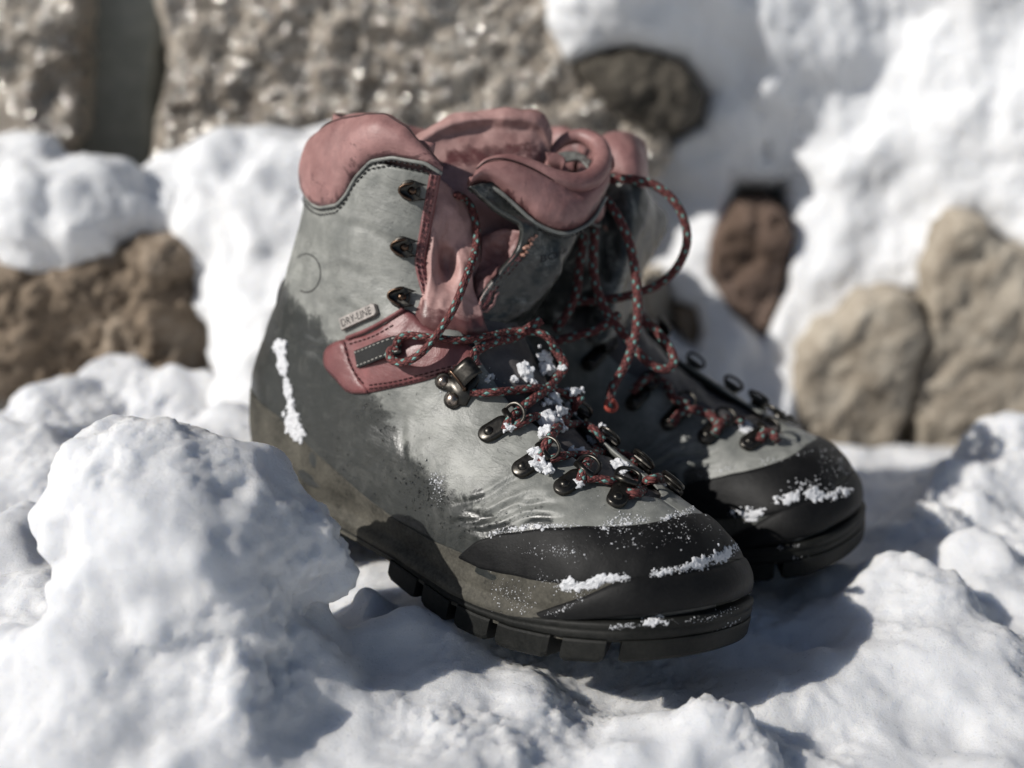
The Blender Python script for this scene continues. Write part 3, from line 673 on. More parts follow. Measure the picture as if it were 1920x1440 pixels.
# ---------------------------------------------------------------- raised leather pieces laid on the surface
def patch(poly, bvh, t, step=6, edge=8.0, name='patch', mat=None, parent=NEAR, puff=0.0, sink=.12, rough=.0):
    P = cr(np.array(poly, float), int(sum(np.hypot(*(np.array(a) - b)) for a, b in zip(poly, poly[1:] + poly[:1])) / step), True) if len(poly) > 4 else np.vstack([np.linspace(a, b, 12, endpoint=False) for a, b in zip(np.array(poly, float), np.array(poly[1:] + poly[:1], float))])
    nb = len(P); x0, y0 = P.min(0); x1, y1 = P.max(0)
    gx, gy = np.meshgrid(np.arange(x0, x1, step), np.arange(y0, y1, step)); Q = np.stack([gx.ravel(), gy.ravel()], 1); Q = Q + np.array([0.5, .25]) * step * 0.3
    def inside(q):
        c = False
        for (ax, ay), (bx, by) in zip(P, np.roll(P, -1, 0)):
            if (ay > q[1]) != (by > q[1]) and q[0] < (bx - ax) * (q[1] - ay) / (by - ay) + ax: c = not c
        return c
    def dist(q):
        A, B = P, np.roll(P, -1, 0); d = B - A; tt = np.clip(((q - A) * d).sum(1) / ((d * d).sum(1) + 1e-9), 0, 1); return np.hypot(*(A + d * tt[:, None] - q).T).min()
    I = [q for q in Q if inside(q)]; I = [q for q in I if dist(q) > step * .55]
    A = np.vstack([P, np.array(I)]) if I else P
    r = delaunay_2d_cdt([Vector(q) for q in A], [(i, (i + 1) % nb) for i in range(nb)], [list(range(nb))], 1, 1e-5)
    A = np.array([list(q) for q in r[0]]); Fc = [list(f) for f in r[2]]
    D = np.array([dist(q) for q in A]); D[:nb] = 0
    V = []; H = []; Nn = []
    for q, dd in zip(A, D):
        h, n = pix(bvh, q[0], q[1]); n = np.array(n)
        if np.dot(n, CAMB - h) < 0: n = -n
        w = min(dd / edge, 1); o = t * (0.45 + 0.55 * math.sqrt(max(0, 1 - (1 - w) ** 2))) + puff * (1 - math.exp(-dd / 18.0))
        if rough: o += rough * noise.fractal(Vector(h) * 0.9, 1, 2, 3)
        V.append(h + n * o); H.append(h - n * sink); Nn.append(n)
    k = len(A)
    # boundary loop of the triangulation
    cnt = {}
    for f in Fc:
        for a, b in zip(f, f[1:] + f[:1]): cnt[(a, b)] = 1
    bd = [(a, b) for a, b in cnt if (b, a) not in cnt]
    ids = {}; W_ = list(V)
    for a, b in bd:
        for v in (a, b):
            if v not in ids: ids[v] = len(W_); W_.append(H[v])
    Fa = Fc + [(b, a, ids[a], ids[b]) for a, b in bd]
    o = mesh_obj(name, np.array(W_), Fa, mat, parent)
    return o, (np.array(W_), Fa)
STRAP = [(608, 672), (614, 652), (640, 638), (700, 622), (755, 583), (772, 586), (800, 612), (850, 636), (915, 650), (948, 676), (944, 692), (905, 684), (845, 698), (790, 716), (735, 728), (690, 737), (656, 736), (632, 712), (612, 690)]
o, VFst = patch(STRAP, BV_UP, .16, name='ankle_strap', mat=M_STRAP, puff=.08); part(o); strap = o
BV_ST = bvh_of((np.asarray(o.data.vertices and [list(v.co * 100) for v in o.data.vertices]), VFst[1]), (UG.reshape(-1, 3) + 0, []))
o2, VFst2 = patch([(608, 672), (614, 652), (640, 638), (648, 644), (655, 670), (668, 700), (682, 722), (690, 737), (656, 737), (630, 712), (611, 690)], BV_ST, .10, name='strap_end', mat=M_STRAP, parent=strap, edge=6)
V, F, U = tube(np.array([pix(BV_UP, x, y, .28)[0] for x, y in cr([(650, 634), (690, 618), (730, 596), (757, 579)], 20)]), .10, 8); part(mesh_obj('strap_edge', V, F, M_STRAP, NEAR))
M_HEEL = mat_leather('black_heel_leather', (0.03, 0.031, 0.03), (0.015, 0.016, 0.016), (0.006, 0.006, 0.006), .3, .3)
hp = cr(np.array([[*unp(x, y, d), r] for x, y, d, r in ((546, 512, 71.6, .06), (538, 535, 71.6, .34), (534, 566, 71.4, .44), (537, 596, 71.0, .42), (550, 624, 70.3, .30), (572, 650, 69.3, .18), (594, 668, 68.7, .05))]), 40)
V, F, U = tube(hp[:, :3], hp[:, 3], 16); part(mesh_obj('heel_counter', V, F, M_HEEL, NEAR))
em = [pix(BV_UP, 574 + 27 * math.cos(a), 512 + 36 * math.sin(a), .0)[0] for a in np.linspace(-2.2, 2.0, 50)]
V, F, U = tube(np.array(em), .035, 6); part(mesh_obj('embossed_ring', V, F, M_HEEL, NEAR))
# binding strips along the front edges
def strip(pathL, pathR, liftd, name, mat, dep_f, thick=.22, par=NEAR):
    n = 60; A, B = cr(np.array(pathL, float), n), cr(np.array(pathR, float), n); rows = []
    for a, b in zip(A, B):
        rows.append([unp(*(a + (b - a) * t), dep_f(a + (b - a) * t) - liftd * math.sin(math.pi * (.12 + .76 * t))) for t in np.linspace(0, 1, 7)])
    G = np.array(rows); s = 1 if np.dot(grid_normals(G)[30, 3], CAMB - G[30, 3]) > 0 else -1; d = folds(G, .05, 2.0)
    V, F = slab(G, d * s, (d - thick) * s); return part(mesh_obj(name, V, F, mat, par)), (V, F)
def depth_of(P): return -np.dot(np.asarray(P) - CAMB, RB[2])
def dl(q):
    h, n = cast(BV_UP, CAMB, ray(min(q[0], np.interp(q[1], [300, 400, 480, 560, 600], [790, 785, 776, 762, 752])), q[1])); return depth_of(h) if h is not None else 64.8
EO = UG + UN * outer[..., None]
rws = [r for r in range(len(iu)) if 12.2 < UG[r, 0, 2] < 19.75 and tx_mono[iu[r]] < 13.6]
G = []
for r in rws:
    w_ = .10 + .03 * math.sin(r * .9)
    G.append([EO[r, c] + UN[r, c] * (w_ * f) for c, f in ((7, -.3), (6, .8), (5, 1.15), (4, .55), (3, 1.0), (1, 1.1))] + [UG[r, 0] + UN[r, 0] * .12 + (UG[r, 0] - UG[r, 3]) * .35, UG[r, 0] - UN[r, 0] * .16])
G = np.array(G); VFbl = ring_mesh(G, False); part(mesh_obj('edge_binding', *VFbl, M_STRAP, NEAR))
def df(q):
    h, n = cast(BV_FL, CAMB, ray(q[0] + 9, q[1] + 4)); return depth_of(h) if h is not None else 65.8
_, VFbf = strip([(978, 462), (948, 498), (910, 545), (880, 592)], [(1002, 474), (968, 512), (928, 558), (893, 602)], .15, 'edge_binding', M_STRAP, df)
mb = MB()
for q in range(16):
    t = q / 15; c = np.array([1000 - 22 * t + 4 * (q % 2), 440 + 38 * t]); p = unp(*c, df(c) - .25); a = np.array([RB[0], RB[1], RB[2]])
    mb.dome(p, a[[(q) % 3, (q + 1) % 3, (q + 2) % 3]] * (1 if q % 2 else -1), .10, .16, 7, 3)
part(tag(mb.obj('frayed_thread', mat_plain('frayed_copper_thread', (.50, .27, .2), .5), NEAR), kind='stuff'))

# ---------------------------------------------------------------- stitching
def stitches(name, pts, mat, ln=.19, gap=.09, r=.042, par=NEAR):
    pts = np.asarray(pts); s = np.concatenate([[0], np.cumsum(np.linalg.norm(np.diff(pts, axis=0), axis=1))]); m = MB(); q = 0.0
    while q + ln < s[-1]:
        a = np.array([np.interp(q, s, pts[:, i]) for i in range(3)]); b = np.array([np.interp(q + ln, s, pts[:, i]) for i in range(3)])
        V, F, U = tube(np.array([a, a * .6 + b * .4, b]), [r * .6, r, r * .6], 5); m.add(V, F); q += ln + gap
    return part(tag(m.obj(name, mat, par), kind='stuff'))
for dz in (.20, .42):
    stitches('stitching', [ring_at(cl_low(*ring_at(19., th)[:2]) - dz, th) + ring_n(18, th) * .20 for th in np.linspace(.72, 3.6, 150)], M_STITCHB)
def on(bvh, path, n=60, lift=.03): return np.array([pix(bvh, x, y, lift)[0] for x, y in cr(np.array(path, float), n)])
BV_S2 = bvh_of(VFst, VFst2, VFbl, VFbf)
stitches('stitching', on(BV_S2, [(692, 722), (740, 715), (800, 700), (850, 686), (905, 674)]), M_STITCHR)
stitches('stitching', on(BV_S2, [(692, 729), (740, 722), (800, 707), (850, 692), (905, 680)]), M_STITCHR)
stitches('stitching', on(BV_S2, [(645, 641), (652, 672), (666, 702), (684, 722)]), M_STITCHR)
stitches('stitching', on(BV_S2, [(655, 645), (700, 630), (745, 605)]), M_STITCHR)
for c in (5, 2): stitches('stitching', [EO[r, c] + UN[r, c] * .15 for r in rws], M_STITCHR)
for dx in (4, 12): stitches('stitching', on(BV_S2, [(980 + dx, 468 + dx * .3), (948 + dx, 504 + dx * .3), (912 + dx, 548 + dx * .3), (884 + dx, 590 + dx * .3)], 60), M_STITCHR)
stitches('stitching', [unp(px, py, dep(px) - .20) for px, py in cr([(884, 362), (906, 352), (934, 364), (964, 392), (1004, 428), (1058, 446), (1100, 428)], 70)], M_STITCHB)

# ---------------------------------------------------------------- badge, webbing loop, hooks and rings
def frame(p, q, bvh=None):
    bvh = bvh or BV_UP; a, n = pix(bvh, *p); b, _ = pix(bvh, *q); n = np.array(n)
    ns = [pix(bvh, p[0] + dx, p[1] + dy)[1] for dx, dy in ((8, 0), (-8, 0), (0, 8), (0, -8))]; n = np.mean([m if np.dot(m, CAMB - a) > 0 else -np.array(m) for m in ns], 0); n /= np.linalg.norm(n)
    t = b - a; t -= n * np.dot(t, n); t /= np.linalg.norm(t); return a, t, np.cross(n, t), n
a, t, s, n = frame((676, 594), (706, 580))
mb = MB(); hw, hh = 1.13, .31
prof = [(-.05, 1.0), (.10, 1.0), (.17, .97), (.20, .90)]; Vb = []
for z, k in prof:
    for u_, v_ in ((-1, -1), (.86, -1), (1, -.7), (1, .7), (.86, 1), (-1, 1)): Vb.append(a + t * hw * u_ * (1 - (1 - k) * .35) + s * hh * v_ * k + n * (z + .06))
Fb = grid_faces(4, 6, True) + [tuple(18 + i for i in range(6))]; mb.add(Vb, Fb)
badge = part(mb.obj('badge', M_BADGE, NEAR, False))
fc = bpy.data.curves.new('lettering', 'FONT'); fc.body = 'DRY-LINE'; fc.size = 1.0; fc.extrude = 0.02; fc.align_x = 'CENTER'; fc.align_y = 'CENTER'
fo = bpy.data.objects.new('lettering', fc); COL.objects.link(fo)
dg = bpy.context.evaluated_depsgraph_get(); me = bpy.data.meshes.new_from_object(fo.evaluated_get(dg)); bpy.data.objects.remove(fo)
def text_mesh(me, c, t, s, n, w, h):
    co = np.array([list(v.co) for v in me.vertices]); lo, hi = co.min(0), co.max(0); m_ = (lo + hi) / 2; sx = w / (hi[0] - lo[0]); sy = h / (hi[1] - lo[1])
    return [c + t * (v[0] - m_[0]) * sx + s * (v[1] - m_[1]) * sy + n * (v[2] * .6) for v in co], [tuple(p.vertices) for p in me.polygons]
V, F = text_mesh(me, a + n * .262 - t * .07, t, s, n, 1.85, .36); part(mesh_obj('lettering', V, F, M_INK, badge, False))
# brand letters on the flap
fc = bpy.data.curves.new('lettering', 'FONT'); fc.body = 'BOM'; fc.extrude = 0.0; fc.align_x = 'CENTER'
fo = bpy.data.objects.new('lettering', fc); COL.objects.link(fo); dg = bpy.context.evaluated_depsgraph_get(); me = bpy.data.meshes.new_from_object(fo.evaluated_get(dg)); bpy.data.objects.remove(fo)
co = np.array([list(v.co) for v in me.vertices]); lo, hi = co.min(0), co.max(0); V = []
for v in co:
    u_, v_ = (v[0] - lo[0]) / (hi[0] - lo[0]), (v[1] - lo[1]) / (hi[1] - lo[1])
    h, nn_ = pix(BV_FL, 1014 + 50 * u_, 492 - 12 * u_ - 13 * v_, .03); V.append(h)
mesh_obj('lettering', V, [tuple(p.vertices) for p in me.polygons], M_INK, ofl, False)
# webbing loop
WL = cr(np.array([[*pix(BV_S2, x, y, l)[0]] for x, y, l in ((668, 674, .08), (684, 668, .22), (708, 658, .36), (732, 649, .42), (748, 646, .34), (748, 648, .12), (738, 652, .05))]), 40)
a, t, s, n = frame((700, 662), (730, 650)); up = s
G = np.array([[p + up * w_ for w_ in np.linspace(-.43, .43, 9)] for p in WL]); nrm = grid_normals(G); sg = 1 if np.dot(nrm[10, 4], n) > 0 else -1
V, F = slab(G, np.full(G.shape[:2], .05 * sg), np.full(G.shape[:2], -.05 * sg)); uvw = np.array([(i / 40 * 3, j / 9) for i in range(40) for j in range(9)] * 2)
web = part(mesh_obj('webbing_loop', V, F, M_WEB, NEAR, uv=uvw))
for j in (1, 7): stitches('stitching', G[:30, j] + nrm[:30, j] * sg * .06, M_STITCHW, .16, .12, .035, web)

def rivet(mb, c, f, r, h): mb.dome(c, np.array([f[0], f[1], f[2]]), r, h)
def d_ring(p, q, tab=1.15, flip=1):
    a, t, s, n = frame(p, q); m = MB()
    # tab: capsule outline, slightly domed
    out = []
    for k in range(28):
        an = 2 * math.pi * k / 28; x_, y_ = math.cos(an), math.sin(an); x_ = x_ * .45 + (0.55 if x_ > 0 else -.12); out.append((x_, y_ * .43))
    Vt = []; m_ = len(out)
    for z, k in ((0.0, 1.04), (.16, 1.04), (.22, .95), (.22, .5)):
        Vt += [a + t * (x_ * k + (1 - k) * .2) + s * y_ * k + n * (z + .08) for x_, y_ in out]
    m.add(Vt, grid_faces(4, m_, True) + [tuple(3 * m_ + k for k in range(m_))])
    o = part(m.obj('d_ring', M_METAL, NEAR))
    m2 = MB(); rivet(m2, a - t * .08 + n * .28, (t, s, n), .23, .17); part(m2.obj('rivet', M_METAL, o))
    e = a + t * 1.02 + n * .34; b = MB(); V, F, U = tube(np.array([e - s * .5, e, e + s * .5]), .16, 10); b.add(V, F)
    w = [(-.46, 0), (-.55, .3), (-.42, .62), (0, .76), (.42, .62), (.55, .3), (.46, 0)]
    V, F, U = tube(cr(np.array([e + s * x_ + t * y_ * .95 + n * y_ * .16 for x_, y_ in w]), 26), .085, 8); b.add(V, F)
    part(b.obj('ring', M_METAL, o)); return e + t * .55 + n * .25
RINGS = [d_ring((922, 812), (962, 790)), d_ring((985, 878), (1024, 856)), d_ring((1062, 913), (1100, 890)), d_ring((1157, 938), (1195, 918))]
def lace_hook(p, q, sc=1.0):
    a, t, s, n = frame(p, q); m = MB()
    o_ = [(math.cos(k * math.pi / 10), math.sin(k * math.pi / 10)) for k in range(20)]
    m.add([a + (t * x_ + s * y_) * .5 * kk * sc + n * (z + .12) for z, kk in ((0, 1), (.09, 1), (.12, .9)) for x_, y_ in o_], grid_faces(3, 20, True) + [tuple(40 + k for k in range(20))])
    base = part(m.obj('lace_hook', M_METAL, NEAR))
    rows = []
    for (u_, z, w) in ((.22, .2, .34), (-.08, .2, .40), (-.30, .25, .43), (-.42, .36, .44), (-.44, .5, .42), (-.40, .58, .40)):
        rows.append([a + t * (u_ - .25 * (k / 4 - 0) ** 2 * 0 + .62 * abs(k / 4) ** 2.3) * sc + s * w * (k / 4) * sc + n * (z + .1) for k in range(-4, 5)])
    G = np.stack([cr(np.array([r[j] for r in rows]), 20) for j in range(9)], 1)
    V, F = slab(G, np.full(G.shape[:2], .045), np.full(G.shape[:2], -.045)); part(mesh_obj('hook_plate', V, F, M_METAL, base))
    V, F, U = tube(G[-1], .06, 8); part(mesh_obj('hook_rim', V, F, M_COPPER, base))
    m2 = MB(); rivet(m2, a + t * .12 * sc + n * .24, (t, s, n), .23 * sc, .2); part(m2.obj('rivet', M_COPPER, base)); return base
for p in ((770, 357), (756, 463), (752, 558)): lace_hook(p, (p[0] + 28, p[1] + 3))
# ankle locking hook: plate with two rivets and an open clamp
a, t, s, n = frame((862, 725), (892, 700)); m = MB()
out = [(-.62, .55), (-.35, .8), (0, .45), (.9, .45), (1.1, 0), (.9, -.45), (.2, -.75), (-.3, -.95), (-.62, -.62), (-.5, 0)]
m.add([a + t * x_ * k + s * y_ * k + n * (z + .12) for z, k in ((0, 1.), (.12, 1.), (.16, .93)) for x_, y_ in out], grid_faces(3, 10, True) + [tuple(20 + k for k in range(10))])
lock = part(m.obj('lace_lock', M_METAL, NEAR))
for px_, r_ in (((851, 750), .32), ((833, 716), .28)):
    c, nn = pix(BV_UP, *px_); mm = MB(); mm.add([c + (t * math.cos(k * .35) + s * math.sin(k * .35)) * (r_ + .12) * kk + n * z for z, kk in ((.0, 1), (.18, 1), (.22, .9)) for k in range(18)], grid_faces(3, 18, True) + [tuple(36 + k for k in range(18))])
    o_ = part(mm.obj('rivet_washer', M_METAL, lock)); mm = MB(); rivet(mm, c + n * .22, (t, s, n), r_, .2); part(mm.obj('rivet', M_RIVET, lock))
c, _ = pix(BV_UP, 884, 703); c = c + n * .35
rows = [[c + t * u_ + s * v_ + n * z for v_ in (-.48, -.25, 0, .25, .48)] for u_, z in ((-.55, -.1), (-.6, .25), (-.5, .5), (-.1, .62), (.35, .6), (.5, .45), (.52, .3))]
G = np.stack([cr(np.array([r[j] for r in rows]), 22) for j in range(5)], 1); V, F = slab(G, np.full(G.shape[:2], .05), np.full(G.shape[:2], -.05)); part(mesh_obj('clamp', V, F, M_METAL, lock))
mm = MB(); V, F, U = tube(cr(np.array([c + t * u_ + s * v_ + n * z for u_, v_, z in ((-.55, -.48, 0), (-.62, -.5, .3), (-.5, -.5, .52), (-.5, .5, .52), (-.62, .5, .3), (-.55, .48, 0))]), 30), .08, 8); mm.add(V, F); part(mm.obj('clamp_rim', M_COPPER, lock))
# medial rings, seen edge on beyond the laces
def med_ring(pc, tc, nc):
    a = np.array(pc, float); h, n_ = cast(BV_UP, a + np.array(nc) * 6, -np.array(nc, float)); a = h if h is not None else a
    n = np.array(nc, float); n /= np.linalg.norm(n); t = np.array(tc, float); t -= n * np.dot(t, n); t /= np.linalg.norm(t); s = np.cross(n, t)
    out = [((math.cos(2 * math.pi * k / 24) * .45 + (.55 if math.cos(2 * math.pi * k / 24) > 0 else -.12)), math.sin(2 * math.pi * k / 24) * .43) for k in range(24)]
    m = MB(); m.add([a + t * (x_ * k + (1 - k) * .2) + s * y_ * k + n * (z + .1) for z, k in ((0, 1.04), (.16, 1.04), (.22, .9)) for x_, y_ in out], grid_faces(3, 24, True) + [tuple(48 + k for k in range(24))])
    o = part(m.obj('d_ring', M_METAL, NEAR)); m2 = MB(); rivet(m2, a - t * .08 + n * .28, (t, s, n), .23, .17); part(m2.obj('rivet', M_METAL, o))
    e = a + t * 1.02 + n * .34; b = MB(); V, F, U = tube(np.array([e - s * .5, e, e + s * .5]), .16, 10); b.add(V, F)
    V, F, U = tube(cr(np.array([e + s * x_ + t * y_ * .95 + n * y_ * .12 for x_, y_ in ((-.46, 0), (-.55, .3), (-.42, .62), (0, .76), (.42, .62), (.55, .3), (.46, 0))]), 26), .085, 8); b.add(V, F)
    part(b.obj('ring', M_METAL, o)); return e + t * .55 + n * .2
MR = [med_ring(p, t_, n_) for p, t_, n_ in (((17.0, 3.3, 9.0), (.35, -1, .6), (0, .72, .7)), ((19.1, 3.1, 8.3), (.3, -1, .5), (.1, .66, .75)), ((21.2, 2.8, 7.7), (.3, -1, .4), (.2, .6, .8)), ((23.2, 2.1, 7.3), (.35, -1, .3), (.25, .45, .85)))]
for p in ((14.3, 3.4, 10.6),): med_ring(p, (.4, -1, .5), (0.1, .8, .6))

# ---------------------------------------------------------------- near lace
BV_ALL = bvh_of(VFflap, VFton, VFgus, VFgu2, VFbl, VFst, VFbed, (LE, grid_faces(len(iu), NC)), VFw)
BV_ALL2 = BVHTree.FromPolygons(*[(lambda VF: VF)(None)] if 0 else ([Vector(p) for p in LE], grid_faces(len(iu), NC)))
LR_ = .23
def lace_path(pts, n=None):
    P = []
    for q in pts:
        if len(q) == 4: P.append(unp(q[0], q[1], q[3]))
        elif len(q) == 1: P.append(np.asarray(q[0], float))
        else: P.append(pix(BV_ALL, q[0], q[1], q[2] + LR_)[0])
    P = np.array(P); Ld = np.linalg.norm(np.diff(P, axis=0), axis=1).sum(); n = n or max(12, int(Ld / .12))
    return cr(P, n)
def lace(pts, parent=NEAR, mat=None, r=LR_, name='lace'):
    p = lace_path(pts); V, F, U = tube(p, r, 14, ulen=r * 1.35, flat=.82); return mesh_obj(name, V, F, mat or M_LACE, parent, uv=U)
lace([(858, 366, .35), (872, 374, .5), (885, 392, .8), (893, 425, 1.0), (891, 470, 1.2), (874, 520, 1.3), (852, 575, 1.1), (828, 615, .9), (800, 652, .8), (772, 674, .7), (748, 680, .5), (733, 672, .25), (733, 658, .1), (748, 651, .05)])
lace([(742, 652, .02), (750, 634, .15), (768, 629, .2), (810, 634, .25), (860, 638, .2), (910, 632, .25), (960, 622, .3), (1000, 622, .4), (1024, 630, .5), (1040, 650, .4)])
lace([(876, 712, 0.14), (878, 690, 0.19), (886, 668, 0.22), (902, 652, 0.19), (930, 640, 0.17), (965, 632, 0.08), (1000, 610, 0.06), (1015, 600, 0.00)])
lace([(884, 735, 0.11), (900, 737, 0.14), (930, 735, 0.17), (965, 732, 0.19), (1000, 728, 0.22), (1030, 730, 0.22), (1058, 738, 0.22), (1080, 752, 0.17)])
lace([(948, 806, 0.19), (955, 790, 0.25), (975, 768, 0.28), (1000, 748, 0.30), (1025, 730, 0.41), (1045, 708, 0.39), (1058, 688, 0.28), (1050, 668, 0.19), (1036, 648, 0.17)])
lace([(962, 800, 0.17), (982, 790, 0.17), (1005, 781, 0.19), (1030, 784, 0.19), (1060, 795, 0.17), (1090, 795, 0.22), (1115, 806, 0.28), (1132, 826, 0.22)])
lace([(1012, 868, 0.19), (1018, 845, 0.25), (1032, 820, 0.28), (1050, 795, 0.30), (1068, 772, 0.39), (1082, 755, 0.30), (1090, 744, 0.17)])
lace([(1030, 862, 0.17), (1050, 856, 0.17), (1075, 853, 0.19), (1100, 853, 0.19), (1135, 846, 0.22), (1165, 850, 0.25), (1188, 860, 0.22)])
lace([(1088, 904, 0.19), (1096, 880, 0.25), (1108, 858, 0.28), (1122, 836, 0.30), (1132, 820, 0.25)])
lace([(1100, 897, 0.17), (1120, 897, 0.19), (1145, 902, 0.19), (1170, 906, 0.19), (1200, 905, 0.19), (1225, 898, 0.22), (1250, 894, 0.19)])
lace([(1180, 928, 0.17), (1192, 916, 0.25), (1193, 895, 0.28), (1188, 875, 0.28), (1193, 860, 0.25)])
lace([(1175, 922, 0.14), (1195, 925, 0.19), (1215, 912, 0.25), (1235, 900, 0.25), (1258, 897, 0.19)])

# ---------------------------------------------------------------- far boot: mirror image of the near one
q_ = np.array([0.178562, -0.06544, 0.1355]); qt = np.array([-1.15, 11.581247, -0.032159])
M_REL = Matrix.Translation(Vector(qt / 100)) @ Matrix.Rotation(np.linalg.norm(q_), 4, Vector(q_ / np.linalg.norm(q_)))
FAR = bpy.data.objects.new('hiking_boot', None); COL.objects.link(FAR); FAR.matrix_world = M_BOOT @ M_REL
tag(FAR, 'farther hiking boot of the pair, half hidden in the shade behind the other boot', 'hiking boot', 'pair of hiking boots on the snow')
REP = {NEAR: FAR}
def mirror_part(o):
    me = o.data.copy(); n = len(me.vertices); c = np.empty(n * 3, np.float32); me.vertices.foreach_get('co', c); c[1::3] *= -1; me.vertices.foreach_set('co', c)
    me.flip_normals(); m = o.copy(); m.data = me; COL.objects.link(m); m.parent = REP[o.parent]; REP[o] = m; return m
for o in FARPARTS:
    if o.name.startswith(('lettering', 'collar_roll', 'torn_lining')) or o.parent not in REP: continue
    mirror_part(o)
Rq = np.array(M_REL.to_3x3())
def to_near(V): V = np.asarray(V, float).reshape(-1, 3) * [1, -1, 1]; return V @ Rq.T + qt
def to_far(V): return (np.asarray(V, float) - qt) @ Rq
def mf(VF): return to_near(VF[0]), VF[1]
UPF = grid_faces(len(iu), NC)
BV_FAR = bvh_of(mf(VFflap), mf(VFton), mf(VFbed), mf((LE, UPF)), mf(VFw))
def flace(pts, r=LR_, mat=None, name='lace'):
    P = []
    for q in pts:
        if len(q) == 4: P.append(unp(q[0], q[1], q[3]))
        else: P.append(pix(BV_FAR, q[0], q[1], q[2] + r, 73.0)[0])
    P = np.array(P); Ld = np.linalg.norm(np.diff(P, axis=0), axis=1).sum(); p = cr(P, max(12, int(Ld / .12)))
    V, F, U = tube(p, r, 14, ulen=r * 1.35); return mesh_obj(name, to_far(V), F, mat or M_LACE, FAR, uv=U)
FA = px_rows([
 [(1122, 322, 74.2), (1150, 316, 73.6), (1182, 330, 73.2), (1206, 346, 73.8), (1216, 356, 75.0)],
 [(1124, 400, 74.0), (1152, 398, 73.2), (1186, 392, 72.9), (1222, 402, 74.6), (1250, 416, 76.6)],
 [(1120, 470, 73.6), (1146, 474, 72.9), (1176, 472, 72.7), (1208, 470, 74.4), (1232, 466, 76.4)],
 [(1112, 545, 73.2), (1132, 556, 72.6), (1156, 556, 72.6), (1184, 540, 74.2), (1204, 520, 76.2)],
 [(1100, 640, 73.0), (1118, 646, 72.4), (1140, 640, 72.6), (1166, 620, 74.0), (1186, 600, 76.0)]])
FAg = surf_grid(FA, 60, 50); sA = 1 if np.dot(grid_normals(FAg)[20, 10], CAMB - FAg[20, 10]) > 0 else -1; dA = folds(FAg, .12, .6, 3) * sA
V, F = slab(FAg, dA, dA - .3 * sA); oA = mesh_obj('lateral_flap', to_far(V), F, M_GREY, FAR); add_wet_shade(oA, lambda c: np.tile((np.where(np.linspace(0, 1, 50) > .46, 1.0, .5)[None, :] * np.ones((60, 1))).ravel(), 2)); VFfa = (V, F)  # leather darkest right of the ridge, less dark on the left
BP = px_rows([[(1098, 300, 75.4), (1120, 262, 75.2), (1150, 246, 75.2), (1186, 250, 75.6), (1210, 264, 76.2)], [(1102, 300, 74.4), (1124, 266, 74.0), (1150, 252, 73.8), (1184, 256, 74.0), (1212, 268, 75.2)], [(1110, 318, 73.6), (1138, 290, 73.0), (1168, 285, 72.7), (1198, 292, 73.0), (1216, 302, 74.8)],
 [(1120, 336, 73.4), (1146, 322, 72.8), (1178, 330, 72.5), (1200, 342, 72.9), (1214, 346, 74.6)], [(1122, 340, 74.0), (1148, 328, 73.5), (1180, 338, 73.2), (1202, 350, 73.6), (1213, 354, 75.0)]])
BPg = surf_grid(BP, 40, 50); sA = 1 if np.dot(grid_normals(BPg)[20, 25], CAMB - BPg[20, 25]) > 0 else -1; dA = folds(BPg, .1, .6, 3) * sA
V, F = slab(BPg, dA, dA - .25 * sA); mesh_obj('collar_pad', to_far(V), F, M_PINK, FAR)
stitches('stitching', to_far(np.array([unp(x, y, dd) for x, y, dd in cr([(1124, 345, 73.2), (1150, 336, 72.8), (1180, 346, 72.6), (1203, 360, 73.2)], 40)])), M_STITCHB, par=FAR); FARPARTS.pop()
flace([(1120, 338, 0, 71.5), (1150, 336, 0, 70.8), (1190, 337, 0, 70.2), (1232, 350, 0, 70), (1266, 380, 0, 70), (1285, 420, 0, 70.2), (1287, 460, 0, 70.6), (1270, 500, 0, 71), (1240, 530, 0, 71.4), (1200, 548, 0, 71.6), (1150, 560, 0, 71.8), (1080, 566, 0, 72)])
flace([(1125, 362, 0, 70.5), (1145, 385, 0, 69.8), (1165, 418, 0, 69.3), (1182, 462, 0, 69), (1192, 520, 0, 68.8), (1196, 580, 0, 68.6), (1190, 635, 0, 68.3), (1172, 685, 0, 68), (1156, 712, 0, 67.8)])
flace([(1157, 710, 0, 67.8), (1148, 728, 0, 67.7), (1143, 748, 0, 67.6), (1144, 762, 0, 67.6)])
V, F, U = tube(cr(np.array([unp(x, y, 67.5) for x, y in ((1140, 748), (1136, 762), (1144, 770), (1155, 766), (1153, 755), (1146, 748))]), 24), .11, 8); mesh_obj('lace_tip', to_far(V), F, M_LACETIP, FAR)
flace([(1094, 440, 0, 71), (1086, 500, 0, 70.8), (1080, 550, 0, 70.5), (1062, 590, 0, 70.3), (1040, 620, 0, 70.5)])
flace([(1115, 430, 0, 71), (1112, 500, 0, 70.5), (1122, 550, 0, 70.2), (1142, 592, 0, 69.8), (1172, 630, 0, 69.4), (1198, 662, 0, 69), (1225, 686, 0, 68.8), (1250, 692, 0, 68.8), (1264, 678, 0, 69), (1254, 650, 0, 69.4), (1228, 618, 0, 70), (1200, 598, 0, 70.5)])
flace([(1040, 640, 0, 69.5), (1080, 630, 0, 69.5), (1120, 618, 0, 69.5), (1160, 590, 0, 70)])
flace([(1185, 735, .35), (1205, 715, .5), (1225, 708, .55), (1250, 722, .6), (1262, 745, .5), (1290, 760, .5)])
flace([(1260, 795, .35), (1275, 775, .5), (1300, 768, .5), (1330, 778, .5), (1345, 795, .4), (1340, 815, .3)])
flace([(1340, 812, .3), (1350, 795, .5), (1368, 785, .5), (1395, 790, .5)])
flace([(1425, 825, .3), (1432, 812, .5), (1445, 812, .5), (1458, 825, .4)])

